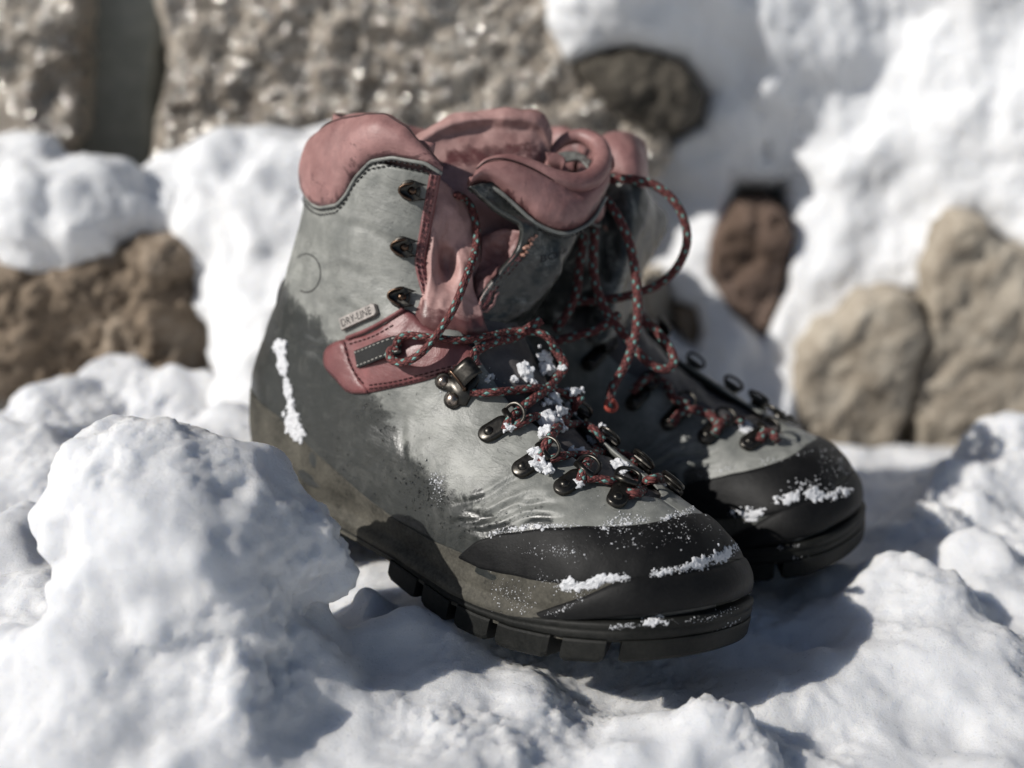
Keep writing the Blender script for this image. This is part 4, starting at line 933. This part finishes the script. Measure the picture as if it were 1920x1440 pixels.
# ---------------------------------------------------------------- snow and wall, in world space
CW = np.array(CAMW.to_3x3()); CO = np.array([0, 0, CAM_Z])
def wray(px, py): return CW @ np.array([(px - 960) / FPX, -(py - 720) / FPX, -1.0])
def wd(px, py, d): return CO + wray(px, py) * d
def wy(px, py, y): r = wray(px, py); return CO + r * (y / r[1])
def fb(P, s, o, seed=0.0): return np.array([noise.fractal(Vector((p[0] * s + seed, p[1] * s - seed, p[2] * s + 2 * seed)), 1.0, 2.0, o) for p in P])
def lumps_mesh(lst, seed, am=.28, sub=4):
    bm = bmesh.new(); bmesh.ops.create_icosphere(bm, subdivisions=sub, radius=1); V0 = np.array([list(v.co) for v in bm.verts]); F0 = [[v.index for v in f.verts] for f in bm.faces]; bm.free()
    rng = np.random.RandomState(seed); V, F, n = [], [], 0
    for (c, r) in lst:
        r = np.broadcast_to(np.asarray(r, float), (3,)); k = rng.rand() * 50
        d = np.array([noise.fractal(Vector(v * 1.5 + k), 1, 2, 3) for v in V0]); P = V0 * (1 + am * d)[:, None] * r + np.asarray(c)
        V.append(P); F += [[a + n for a in f] for f in F0]; n += len(P)
    return np.vstack(V), F
def remesh(name, V, F, vox, smooth_it, mat, disp=(), crop=None):
    o = mesh_obj(name, V, F, mat, None, scale=1.0)
    m = o.modifiers.new('r', 'REMESH'); m.mode = 'VOXEL'; m.voxel_size = vox
    m = o.modifiers.new('s', 'SMOOTH'); m.iterations = smooth_it; m.factor = 0.5
    dg = bpy.context.evaluated_depsgraph_get(); me = bpy.data.meshes.new_from_object(o.evaluated_get(dg)); o.modifiers.clear(); old = o.data; o.data = me; bpy.data.meshes.remove(old)
    n = len(me.vertices); c = np.empty(n * 3, np.float32); me.vertices.foreach_get('co', c); c = c.reshape(-1, 3); nn = np.empty(n * 3, np.float32); me.vertices.foreach_get('normal', nn); nn = nn.reshape(-1, 3)
    for q, (s, a, oc, rid) in enumerate(disp):
        f = fb(c, s, oc, q * 7.1)
        if rid: f = f * np.clip(0.15 + 1.6 * fb(c, 14, 2, 31.0 + q), 0.1, 1.3)
        c = c + nn * (f * a)[:, None]
    me.vertices.foreach_set('co', c.astype(np.float32).ravel())
    if crop is not None:
        bm = bmesh.new(); bm.from_mesh(me); bmesh.ops.delete(bm, geom=[v for v in bm.verts if crop(v.co)], context='VERTS'); bm.to_mesh(me); bm.free()
    me.update(); me.polygons.foreach_set('use_smooth', [True] * len(me.polygons))
    me.materials.clear(); me.materials.append(mat); return o
def closed_grid(X, Y, Zt, zb_):
    n, m = X.shape; V = np.vstack([np.stack([X, Y, Zt], -1).reshape(-1, 3), np.stack([X, Y, np.full_like(X, zb_)], -1).reshape(-1, 3)]); k = n * m
    F = grid_faces(n, m) + [f[::-1] for f in grid_faces(n, m, off=k)]
    for line in ([i * m for i in range(n)], [i * m + m - 1 for i in range(n)], list(range(m)), [(n - 1) * m + j for j in range(m)]):
        F += [(a, b, b + k, a + k) for a, b in zip(line[:-1], line[1:])]
    return V, F
# wide field to the horizon
gs = np.linspace(-1, 1, 61); gx, gy = np.meshgrid(np.sign(gs) * np.abs(gs) ** 3 * 120, np.sign(gs) * np.abs(gs) ** 3 * 120, indexing='ij')
gz = np.full(gx.shape, -0.12); r_ = np.hypot(gx, gy); gz += np.clip((r_ - 3) / 20, 0, 1) * 0.5 * np.sin(gx * .3) * np.cos(gy * .25)
tag(mesh_obj('snow_field', np.stack([gx, gy, gz], -1).reshape(-1, 3), grid_faces(61, 61), M_SNOW, None, scale=1.0), kind='structure')
# near ground
PK = [  # snow crests: pixel of the top, distance, half width (m), flatness
 (340, 1130, .556, .045, 2.4), (200, 1130, .556, .04, 2.2), (480, 1120, .570, .03, 2.2), (620, 1090, .60, .012, 2),
 (40, 800, .78, .05, 2), (100, 720, .88, .055, 2.2), (235, 665, .93, .055, 2.2), (330, 690, .90, .05, 2.2), (440, 745, .82, .045, 2.2), (25, 960, .66, .045, 2), (60, 1090, .60, .04, 2),
 (655, 1085, .635, .009, 2), (690, 1105, .632, .011, 2), (755, 1150, .615, .008, 2), (730, 1140, .608, .018, 2), (850, 1215, .592, .024, 2.2), (960, 1262, .582, .024, 2.2), (620, 1170, .60, .03, 2), (760, 1250, .578, .04, 2.2), (900, 1330, .565, .04, 2),
 (1050, 1300, .585, .018, 2), (1160, 1345, .565, .022, 2.2), (1290, 1352, .562, .024, 2.4), (1400, 1390, .56, .02, 2.2), (150, 1200, .555, .05, 2), (60, 1300, .545, .04, 2), (520, 1330, .56, .02, 2),
 (1600, 1130, .68, .022, 2.2), (1680, 1075, .68, .030, 2.4), (1760, 1095, .67, .030, 2.4), (1720, 1170, .64, .036, 2.4), (1820, 1180, .64, .03, 2.2), (1890, 1260, .61, .03, 2), (1650, 1290, .61, .03, 2), (1850, 1010, .72, .026, 2.2), (1760, 940, .78, .024, 2), (1830, 860, .82, .04, 2), (1915, 770, .86, .05, 2), (1560, 1230, .63, .015, 2), (1480, 1330, .60, .02, 2)]
def ghei(x, y):
    h = .116 - .20 * np.clip(x + .03, 0, .10) - .15 * np.clip(.48 - y, 0, 1) - .07 * np.clip((y - .78) / .1, 0, 1) * np.clip((-.08 - x) / .06, 0, 1) - .06 * np.clip((y - .72) / .12, 0, 1) * np.clip((x - .08) / .08, 0, 1)
    acc = np.zeros_like(x)
    wx = x + .006 * np.sin(y * 90 + 3 * np.sin(x * 60)); wyy = y + .006 * np.sin(x * 85 + 3 * np.sin(y * 50))
    for px, py, d, r, p in PK:
        P = wd(px, py, d); a = P[2] - h
        dd = np.hypot(wx - P[0], wyy - P[1]) / r
        acc += np.clip(a, 0, 1) ** 6 * np.exp(-dd ** p * 6 * .8)
    return h + acc ** (1 / 6)
gx, gy = np.meshgrid(np.linspace(-.46, .5, 440), np.linspace(.32, 1.02, 320), indexing='ij')
P = np.stack([gx, gy, gx * 0], -1).reshape(-1, 3)
gz = ghei(gx, gy) + (fb(P[:, :] , 9, 3) * .008).reshape(gx.shape)
V, F = closed_grid(gx, gy, gz, -.08)
BL = [((325, 1000), .575, .043), ((215, 955), .572, .031), ((450, 995), .582, .034), ((400, 1090), .57, .040), ((555, 1050), .588, .024), ((290, 1080), .57, .036), ((230, 880), .58, .022), ((320, 880), .582, .023), ((405, 912), .585, .021), ((610, 1075), .60, .012)]
V2, F2 = lumps_mesh([(wd(*p, d), (r, r, r)) for p, d, r in BL], 11, .25)
k = len(V); V = np.vstack([V, V2]); F = list(F) + [[a + k for a in f] for f in F2]
g = remesh('snow_ground', V, F, .0022, 24, M_GREYSNOW, ((16, .008, 2, 0), (42, .0030, 3, 0), (110, .0034, 5, 1), (330, .0020, 4, 1)), lambda c: c.z < -.05)
tag(g, kind='structure')
# stone wall behind
WALL = bpy.data.objects.new('stone_wall', None); COL.objects.link(WALL); tag(WALL, 'rough stone wall half buried in snow behind the boots', 'stone wall')
def stone(poly, Yp, mat, amp, sc, bev=.02, deep=.14, step=9, tilt=0.0, label=None, jit=2.0, sharp=False):
    P = cr(np.array(poly, float), 70, True)
    if sharp: P = np.vstack([np.linspace(a, b, max(2, int(np.hypot(*(b - a)) / 14)), endpoint=False) for a, b in zip(np.array(poly, float), np.roll(np.array(poly, float), -1, 0))])
    P = P + np.random.RandomState(int(poly[0][0]) % 97).randn(*P.shape) * jit; nb = len(P)
    (x0, y0), (x1, y1) = P.min(0), P.max(0); gx, gy = np.meshgrid(np.arange(x0, x1, step), np.arange(y0, y1, step)); Q = np.stack([gx.ravel(), gy.ravel()], 1)
    A_, B_ = P, np.roll(P, -1, 0)
    c = np.zeros(len(Q), bool)
    for (ax, ay), (bx, by) in zip(A_, B_):
        m = ((ay > Q[:, 1]) != (by > Q[:, 1])) & (Q[:, 0] < (bx - ax) * (Q[:, 1] - ay) / (by - ay + 1e-12) + ax); c ^= m
    def dist(Q):
        D = np.full(len(Q), 1e9)
        for a, b in zip(A_, B_):
            d = b - a; t = np.clip(((Q - a) @ d) / (d @ d + 1e-9), 0, 1); D = np.minimum(D, np.hypot(*(a + t[:, None] * d - Q).T))
        return D
    Q = Q[c]; Q = Q[dist(Q) > step * .6]
    r = delaunay_2d_cdt([Vector(q) for q in np.vstack([P, Q])], [(i, (i + 1) % nb) for i in range(nb)], [list(range(nb))], 1, 1e-4)
    A = np.array([list(q) for q in r[0]]); Fc = [list(f) for f in r[2]]; D = dist(A); D[:nb] = 0
    W_ = np.array([wy(q[0], q[1], Yp + tilt * (q[1] - y0) / (y1 - y0)) for q in A])
    bw = D / 2600 * Yp; e = np.clip(bw / bev, 0, 1)
    f = fb(W_, sc, 6, Yp); f2 = fb(W_, sc * 4, 4, 3.0)
    W_[:, 1] += bev * (1 - np.sqrt(1 - (1 - e) ** 2)) - amp * f - amp * .35 * f2
    cnt = {(a, b) for q in Fc for a, b in zip(q, q[1:] + q[:1])}; bd = [(a, b) for a, b in cnt if (b, a) not in cnt]
    V = list(W_); ids = {}
    for a, b in bd:
        for v in (a, b):
            if v not in ids: ids[v] = len(V); V.append(W_[v] + np.array([0, deep, 0]))
    F = [q[::-1] for q in Fc] + [(a, b, ids[b], ids[a]) for a, b in bd]
    o = mesh_obj('stone', np.array(V), F, mat, WALL, scale=1.0)
    if label: o['label'] = label
    return o
M_ST1 = mat_stone('tan_stone', (0.21, 0.165, 0.125), (0.47, 0.405, 0.335), (0.68, 0.62, 0.54), .5, .7, 1, 1, 1.0)
M_ST2 = mat_stone('smooth_grey_stone', (0.13, 0.14, 0.125), (0.19, 0.20, 0.18), (0.26, 0.265, 0.24), .7, .4, 1, .3)
M_ST3 = mat_stone('brown_stone', (0.075, 0.055, 0.038), (0.27, 0.205, 0.145), (0.52, 0.43, 0.34), .7, .4)
M_ST4 = mat_stone('overhang_shaded_stone', (0.03, 0.027, 0.022), (0.09, 0.078, 0.062), (0.17, 0.15, 0.12), .8, .3)  # dark tone paints in the shade below the snow overhang
M_ST5 = mat_stone('pale_tan_stone', (0.19, 0.155, 0.115), (0.38, 0.33, 0.265), (0.54, 0.49, 0.41), .7, .3, 1, .5)
M_ST6 = mat_stone('russet_stone', (0.10, 0.065, 0.045), (0.19, 0.13, 0.10), (0.27, 0.20, 0.165), .75, .3)
M_MORT = mat_stone('mortar', (0.06, 0.055, 0.05), (0.12, 0.11, 0.10), (0.2, 0.19, 0.17), .85, .3)
stone([(-90, -90), (140, -90), (153, 60), (150, 180), (142, 260), (60, 330), (-90, 330)], 1.13, M_ST1, .012, 30, label='tan stone with a coarse pitted face')
stone([(150, -90), (328, -90), (303, 60), (288, 160), (268, 330), (148, 330)], 1.17, M_ST2, .003, 10, .006, label='smooth grey green stone')
stone([(330, -90), (1130, -90), (1100, 60), (1080, 115), (1160, 150), (1235, 210), (1260, 300), (1200, 370), (900, 390), (600, 380), (300, 370), (274, 280), (302, 140)], 1.10, M_ST1, .010, 40, step=6, label='large tan stone with a glittering rough face')
stone([(1085, 125), (1180, 88), (1265, 112), (1322, 168), (1315, 225), (1262, 258), (1200, 240), (1130, 195)], 1.07, M_ST4, .012, 24, label='stone coloured dark for the shade under the overhanging snow')
stone([(-60, 505), (100, 485), (230, 450), (330, 452), (388, 510), (394, 640), (384, 720), (250, 760), (100, 760), (-60, 740)], .93, M_ST3, .014, 26, step=6, label='brown crumbly stone')
stone([(1395, 390), (1470, 395), (1492, 440), (1480, 520), (1447, 620), (1425, 655), (1385, 600), (1332, 520), (1340, 450)], 1.09, M_ST6, .010, 30, .008, label='russet wedge of stone', sharp=True)
stone([(1486, 800), (1490, 735), (1512, 668), (1550, 622), (1580, 612), (1630, 566), (1688, 553), (1735, 572), (1752, 640), (1728, 690), (1722, 760), (1690, 830), (1684, 900), (1600, 910), (1505, 890)], 1.035, M_ST5, .008, 22, .010, label='pale rounded stone', jit=2.5, sharp=True)
stone([(1745, 600), (1748, 520), (1776, 440), (1812, 402), (1850, 408), (1880, 455), (1935, 470), (1990, 500), (1990, 860), (1850, 870), (1720, 860), (1712, 760)], 1.04, M_ST5, 0.010, 20, .010, label='pale tan stone at the end of the row', jit=2.5, sharp=True)
stone([(1270, 580), (1310, 575), (1325, 620), (1310, 665), (1280, 640)], 1.12, M_ST3, .004, 20, .01)
stone([(1205, 520), (1240, 510), (1262, 560), (1250, 620), (1212, 600)], 1.12, M_ST5, .004, 20, .01)
stone([(-640, -90), (-120, -90), (-108, 60), (-112, 330), (-640, 330)], 1.12, M_ST1, .012, 30, step=10)
stone([(-600, 500), (-330, 480), (-95, 505), (-85, 640), (-100, 760), (-600, 780)], .95, M_ST3, .014, 26, step=10)
b = MB(); b.box((0, 1.42, .6), np.eye(3), (2.2, .12, 1.0)); wb = mesh_obj('mortar_bed', np.vstack(b.V), b.F, M_MORT, WALL, False, 1.0)
# snow lying on the wall, left
LM = [((20, 365), 1.0, .046), ((100, 395), .98, .048), ((195, 390), .985, .042), ((150, 430), .96, .026), ((50, 430), .96, .028), ((335, 385), 1.02, .040), ((430, 370), 1.02, .046), ((520, 360), 1.02, .048), ((620, 360), 1.02, .05), ((430, 450), .99, .036), ((500, 450), .98, .045), ((475, 560), .97, .036), ((560, 530), .98, .05), ((485, 660), .95, .032), ((560, 640), .96, .045), ((480, 710), .92, .026), ((540, 740), .9, .05), ((300, 420), 1.0, .030), ((700, 440), 1.0, .06), ((700, 580), 1.0, .07), ((880, 520), 1.04, .09), ((-80, 370), 1.0, .05), ((-170, 385), 1.0, .05), ((-270, 375), 1.0, .055), ((-390, 385), 1.0, .06), ((-520, 380), 1.0, .06)]
V, F = lumps_mesh([(wd(*p, d), r) for p, d, r in LM], 21, .25)
o = remesh('snow_mound', V, F, .004, 18, M_SNOW, ((16, .010, 2, 0), (60, .003, 4, 0))); tag(o, 'bright mound of snow lying on the brown stone left of the boots', 'snow mound')
# snow bank over the right of the wall
cx = np.array([1000, 1250, 1500, 1750, 2000, 2750]); cy = np.array([-120, 150, 350, 550, 750, 950, 1150])
CYY = np.array([[1.06, 1.06, 1.10, 1.09, 1.08], [1.09, 1.09, 1.12, 1.09, 1.07], [1.16, 1.14, 1.12, 1.08, 1.05], [1.16, 1.13, 1.10, 1.07, 1.04], [1.1, 1.07, 1.035, 1.01, .98], [1.0, .98, .97, .95, .93], [.92, .9, .89, .88, .86]])
CYY = np.hstack([CYY, CYY[:, -1:] - .02])
nx, ny = 330, 250; gx, gy = np.meshgrid(np.linspace(1000, 2750, nx), np.linspace(-120, 1150, ny), indexing='ij')
def bil(x, y):
    i = np.clip(np.searchsorted(cx, x) - 1, 0, 4); j = np.clip(np.searchsorted(cy, y) - 1, 0, 5); u = (x - cx[i]) / (cx[i + 1] - cx[i]); v = (y - cy[j]) / (cy[j + 1] - cy[j]);     return (CYY[j, i] * (1 - u) + CYY[j, i + 1] * u) * (1 - v) + (CYY[j + 1, i] * (1 - u) + CYY[j + 1, i + 1] * u) * v
def sdf(poly):
    P = np.array(poly, float); D = np.full(gx.shape, 1e9); c = np.zeros(gx.shape, bool)
    for (ax, ay), (bx, by) in zip(P, np.roll(P, -1, 0)):
        d = np.array([bx - ax, by - ay]); t = np.clip(((gx - ax) * d[0] + (gy - ay) * d[1]) / (d @ d), 0, 1); D = np.minimum(D, np.hypot(ax + t * d[0] - gx, ay + t * d[1] - gy))
        c ^= ((ay > gy) != (by > gy)) & (gx < (bx - ax) * (gy - ay) / (by - ay + 1e-12) + ax)
    return np.where(c, -D, D)
YY = bil(gx, gy)
for _ in range(40):
    Yp = np.pad(YY, 1, mode='edge'); YY = (Yp[:-2, 1:-1] + Yp[2:, 1:-1] + Yp[1:-1, :-2] + Yp[1:-1, 2:]) / 4
PP = np.stack([gx / 1000, gy / 1000, gx * 0], -1).reshape(-1, 3)
YY = YY - (fb(PP, 3.2, 3, 2.0) * .026).reshape(gx.shape) - (fb(PP * np.array([1, .8, 1]), 8, 4, 5.0) * .008).reshape(gx.shape)
for poly, w_, dp in (([(980, -130), (1040, -130), (1030, 40), (1065, 108), (1180, 85), (1280, 108), (1330, 175), (1320, 235), (1250, 275), (1215, 330), (1205, 480), (980, 480)], 26, .22),
                 ([(1372, 335), (1480, 335), (1495, 440), (1482, 530), (1450, 625), (1428, 655), (1380, 600), (1328, 520), (1338, 450)], 22, .10),
                 ([(1480, 780), (1498, 690), (1575, 602), (1680, 546), (1748, 540), (1766, 445), (1830, 394), (1895, 445), (2010, 495), (2010, 1000), (1880, 1000), (1690, 1000), (1500, 950)], 30, .12),
                 ([(1200, 505), (1245, 505), (1265, 555), (1315, 570), (1330, 625), (1312, 670), (1275, 650), (1250, 625), (1208, 605)], 16, .08),
                 ([(1420, 265), (1445, 265), (1445, 305), (1425, 305)], 18, .05), ([(1405, 200), (1440, 205), (1425, 235)], 18, .03)):
    d = sdf(poly); YY += dp / (1 + np.exp((d / w_ + .9) * 3.5))
V = np.array([wy(a, b_, c) for a, b_, c in zip(gx.ravel(), gy.ravel(), YY.ravel())])
o = mesh_obj('snow_bank', V, grid_faces(nx, ny), M_SNOW, None, scale=1.0); tag(o, kind='structure')

# ---------------------------------------------------------------- snow and water clinging to the boots
BV_CR = bvh_of((LE, grid_faces(len(iu), NC)), VFr, VFb, VFc, VFs, VFst, VFton, VFbed, VFflap)
BV_CRF = bvh_of(mf((LE, grid_faces(len(iu), NC))), mf(VFr), mf(VFb), mf(VFc), mf(VFs), mf(VFbed))
def ico(sub):
    bm = bmesh.new(); bmesh.ops.create_icosphere(bm, subdivisions=sub, radius=1); V = np.array([list(v.co) for v in bm.verts]); F = [[v.index for v in f.verts] for f in bm.faces]; bm.free(); return V, F
def crust_obj(m, label):
    # larger lumps are fused into one crust, the finest crumbs stay separate
    parts = [v for v in m.V]; big, small, n0 = MB(), MB(), 0; k = 0
    off = np.cumsum([0] + [len(v) for v in m.V]); Fi = [[] for _ in m.V]
    for f in m.F:
        q = int(np.searchsorted(off, f[0], 'right')) - 1; Fi[q].append([a - off[q] for a in f])
    for v, f in zip(m.V, Fi): (big if np.ptp(v, axis=0).max() > .11 else small).add(v, f)
    o = mesh_obj('snow_crust', np.vstack(big.V) * .01, big.F, M_SNOWC, None, True, 1.0); o.data.materials.clear()
    md = o.modifiers.new('r', 'REMESH'); md.mode = 'VOXEL'; md.voxel_size = .00038
    md = o.modifiers.new('s', 'SMOOTH'); md.iterations = 2
    me = bpy.data.meshes.new_from_object(o.evaluated_get(bpy.context.evaluated_depsgraph_get())); bpy.data.objects.remove(o)
    n = len(me.vertices); co = np.empty(n * 3, np.float32); me.vertices.foreach_get('co', co); co = co.reshape(-1, 3); nn = np.empty(n * 3, np.float32); me.vertices.foreach_get('normal', nn); nn = nn.reshape(-1, 3)
    co = (co + nn * np.array([noise.noise(Vector(p) * 1500) for p in co])[:, None] * .00022) * 100
    small.add(co, [tuple(p.vertices) for p in me.polygons])
    o = mesh_obj('snow_crust', np.vstack(small.V), small.F, M_SNOWC, None); o.matrix_world = M_BOOT
    return tag(o, label, 'snow crumbs', None, 'stuff')
ICO = {k: ico(k) for k in (1, 2, 3)}
rc = np.random.RandomState(12)
def blob(m, c, n, r, flat=.55, sub=2):
    V, F = ICO[sub]; k = rc.rand() * 90; d = np.array([noise.fractal(Vector(v * 1.7 + k), 1, 2, 3) for v in V]); n = np.array(n) / (np.linalg.norm(n) + 1e-9)
    P = V * (1 + .8 * d)[:, None] * r * (0.75 + .5 * rc.rand(3)); P = P - np.outer(P @ n, n) * (1 - flat); m.add(P + c, F)
def crust(m, path, w, r, per, bvh, big=.0):
    pts = np.array(path, float); L_ = np.hypot(*np.diff(pts, axis=0).T); cum = np.concatenate([[0], np.cumsum(L_)])
    for q in range(int(cum[-1] * per * 2.3)):
        s = rc.rand() * cum[-1]; x, y = np.interp(s, cum, pts[:, 0]), np.interp(s, cum, pts[:, 1]); g = rc.randn(2) * w
        d = ray(x + g[0], y + g[1]); h, n = cast(bvh, CAMB, d)
        if h is None: continue
        gp = noise.noise(Vector((s * .045 + pts[0][0], pts[0][1], 3.3))) + .35 * noise.noise(Vector((s * .2, pts[0][0], 9.)))
        if gp < -.36: continue
        n = n if np.dot(n, d) < 0 else -n
        rr = r * .70 * (.45 + max(0, gp) * 1.1) * (0.2 + rc.rand() ** 2.2 * 1.2)
        blob(m, h + n * rr * .1, n, rr, .42 if rr > .5 * r else .8, 2 if rr > .06 else 1)
mN = MB()
C = lambda path, w, r, per: crust(mN, path, w, r, per, BV_CR)
C([(915, 1004), (945, 994), (1000, 988), (1060, 986)], 3.0, .11, .9); C([(1060, 986), (1150, 985), (1240, 972)], 2.5, .075, .6)
C([(1140, 985), (1165, 975), (1205, 970)], 6, .13, 1.1); C([(1240, 974), (1280, 962), (1320, 945)], 3, .085, .9); C([(1310, 950), (1330, 930), (1345, 955)], 8, .11, .9)
C([(1055, 1094), (1090, 1100), (1125, 1090)], 4.5, .17, 2.2); C([(1125, 1088), (1180, 1082), (1240, 1074), (1300, 1060)], 3.6, .13, 2.0); C([(1300, 1060), (1350, 1044), (1395, 1016)], 5.5, .15, 2.4)
C([(1395, 1012), (1385, 975), (1370, 960)], 6, .07, .8)
C([(895, 1100), (915, 1108)], 4, .16, .5); C([(930, 1098), (960, 1120), (990, 1135)], 13, .07, 1.3); C([(1000, 1080), (1060, 1100), (1100, 1110)], 7, .06, .7)
C([(1020, 1155), (1060, 1140), (1095, 1122)], 3, .06, .6)
C([(1205, 1168), (1235, 1162), (1258, 1166)], 4, .20, .7); C([(1145, 1177), (1185, 1172)], 2.5, .09, .9); C([(1180, 1175), (1330, 1160), (1385, 1135)], 3, .06, .35)
C([(1020, 1208), (1110, 1213), (1220, 1208)], 2, .06, .35); C([(1240, 1207), (1330, 1190), (1392, 1160)], 2, .07, .5)
C([(1130, 1010), (1250, 1000), (1330, 975), (1370, 1010)], 16, .045, .5); C([(960, 1030), (1050, 1035), (1090, 1040)], 10, .045, .4); C([(1040, 1030), (1060, 1040)], 5, .06, .6)
C([(525, 640), (532, 690), (543, 745), (554, 800), (561, 824)], 3.5, .30, 1.6); C([(546, 775), (558, 815)], 7, .30, 1.0)
C([(818, 890), (822, 925), (818, 945)], 7, .07, 1.6); C([(840, 720), (862, 700), (880, 688)], 9, .13, 1.0); C([(832, 735), (870, 735)], 6, .10, 1.0); C([(905, 705), (925, 712)], 5, .16, .5)
C([(1165, 915), (1180, 905), (1200, 900)], 10, .07, .9); C([(1290, 905), (1330, 930)], 8, .06, .7); C([(850, 860), (900, 900), (1000, 950), (1150, 960), (1290, 930)], 22, .028, .35)
C([(905, 1250), (905, 1251)], 1, .05, 1); C([(1130, 1240), (1250, 1238), (1360, 1212)], 6, .045, .3)
crust_obj(mN, 'crumbs of snow frozen on the toe rubber, seams and heel of the nearer boot')
# loose chunks caught in the laces
mK = MB()
for px, py, r, l in ((1040, 748, .40, .35), (1028, 792, .46, .3), (1048, 800, .34, .4), (1068, 768, .34, .45), (1052, 770, .3, .5), (1022, 812, .30, .3), (1015, 868, .34, .4), (1003, 850, .25, .4), (1028, 880, .22, .4), (1112, 826, .24, .5), (1090, 846, .26, .35), (1072, 846, .22, .3), (1025, 690, .34, .2), (1020, 668, .3, .2), (985, 700, .42, .05), (1000, 716, .2, .2), (1078, 735, .28, .5), (1055, 690, .2, .7), (1160, 875, .36, .2), (1128, 800, .18, .5), (955, 800, .2, .5), (1085, 905, .26, .3), (1245, 905, .15, .3)):
    d = ray(px, py); h, n = pix(BV_ALL, px, py, l); n = n if np.dot(n, d) < 0 else -np.array(n); blob(mK, h, n, r, .8, 3)
    for _ in range(5):
        h2, _n = pix(BV_ALL, px + rc.randn() * r * 28, py + rc.randn() * r * 22, l * .7); blob(mK, h2, n, r * .35 * (0.5 + rc.rand()), .9, 2)
crust_obj(mK, 'icy bits of snow wedged between the red laces of the nearer boot')
mF = MB(); Cf = lambda path, w, r, per: crust(mF, path, w, r, per, BV_CRF)
Cf([(1455, 938), (1500, 930), (1550, 928), (1592, 920)], 5, .22, 1.3); Cf([(1490, 912), (1530, 908)], 7, .16, .7); Cf([(1370, 962), (1400, 968), (1425, 962)], 6, .25, 1.4); Cf([(1380, 800), (1410, 806)], 5, .25, .8); Cf([(1540, 850), (1570, 862), (1590, 890)], 8, .08, .7); Cf([(1540, 870), (1570, 885)], 14, .05, .7)
Cf([(1310, 890), (1420, 868), (1520, 848)], 3, .07, .35); Cf([(1460, 1025), (1500, 1022)], 2, .08, .5); Cf([(1480, 1050), (1590, 1035)], 2, .07, .5)
crust_obj(mF, 'patches of snow on the toe of the farther boot')
# melt water beads on the soaked leather
m, t, b = new_mat('melt_water'); b.inputs['Transmission Weight'].default_value = 1.0; b.inputs['Roughness'].default_value = 0.02; b.inputs['IOR'].default_value = 1.33
mD = MB()
for path, w, per in (([(690, 740), (740, 850), (800, 950), (880, 1000)], 26, .55), ([(760, 880), (830, 930), (860, 980)], 20, .8), ([(560, 780), (640, 860), (720, 950)], 18, .25), ([(870, 1000), (960, 975), (1010, 960)], 12, .4)):
    pts = np.array(path, float); L_ = np.hypot(*np.diff(pts, axis=0).T); cum = np.concatenate([[0], np.cumsum(L_)])
    for q in range(int(cum[-1] * per)):
        s = rc.rand() * cum[-1]; h, n = cast(BV_UP, CAMB, ray(np.interp(s, cum, pts[:, 0]) + rc.randn() * w, np.interp(s, cum, pts[:, 1]) + rc.randn() * w))
        if h is None: continue
        n = n if np.dot(n, h - CAMB) < 0 else -n; a1 = np.cross(n, [0, 0, 1.]); a1 /= np.linalg.norm(a1); r = .022 + .05 * rc.rand() ** 3
        mD.dome(h, (a1, np.cross(n, a1), n), r, r * .7, 8, 3)
tag(mD.obj('melt_water', m, None), 'tiny beads of melt water on the dark soaked side of the nearer boot', 'water drops', None, 'stuff').matrix_world = M_BOOT
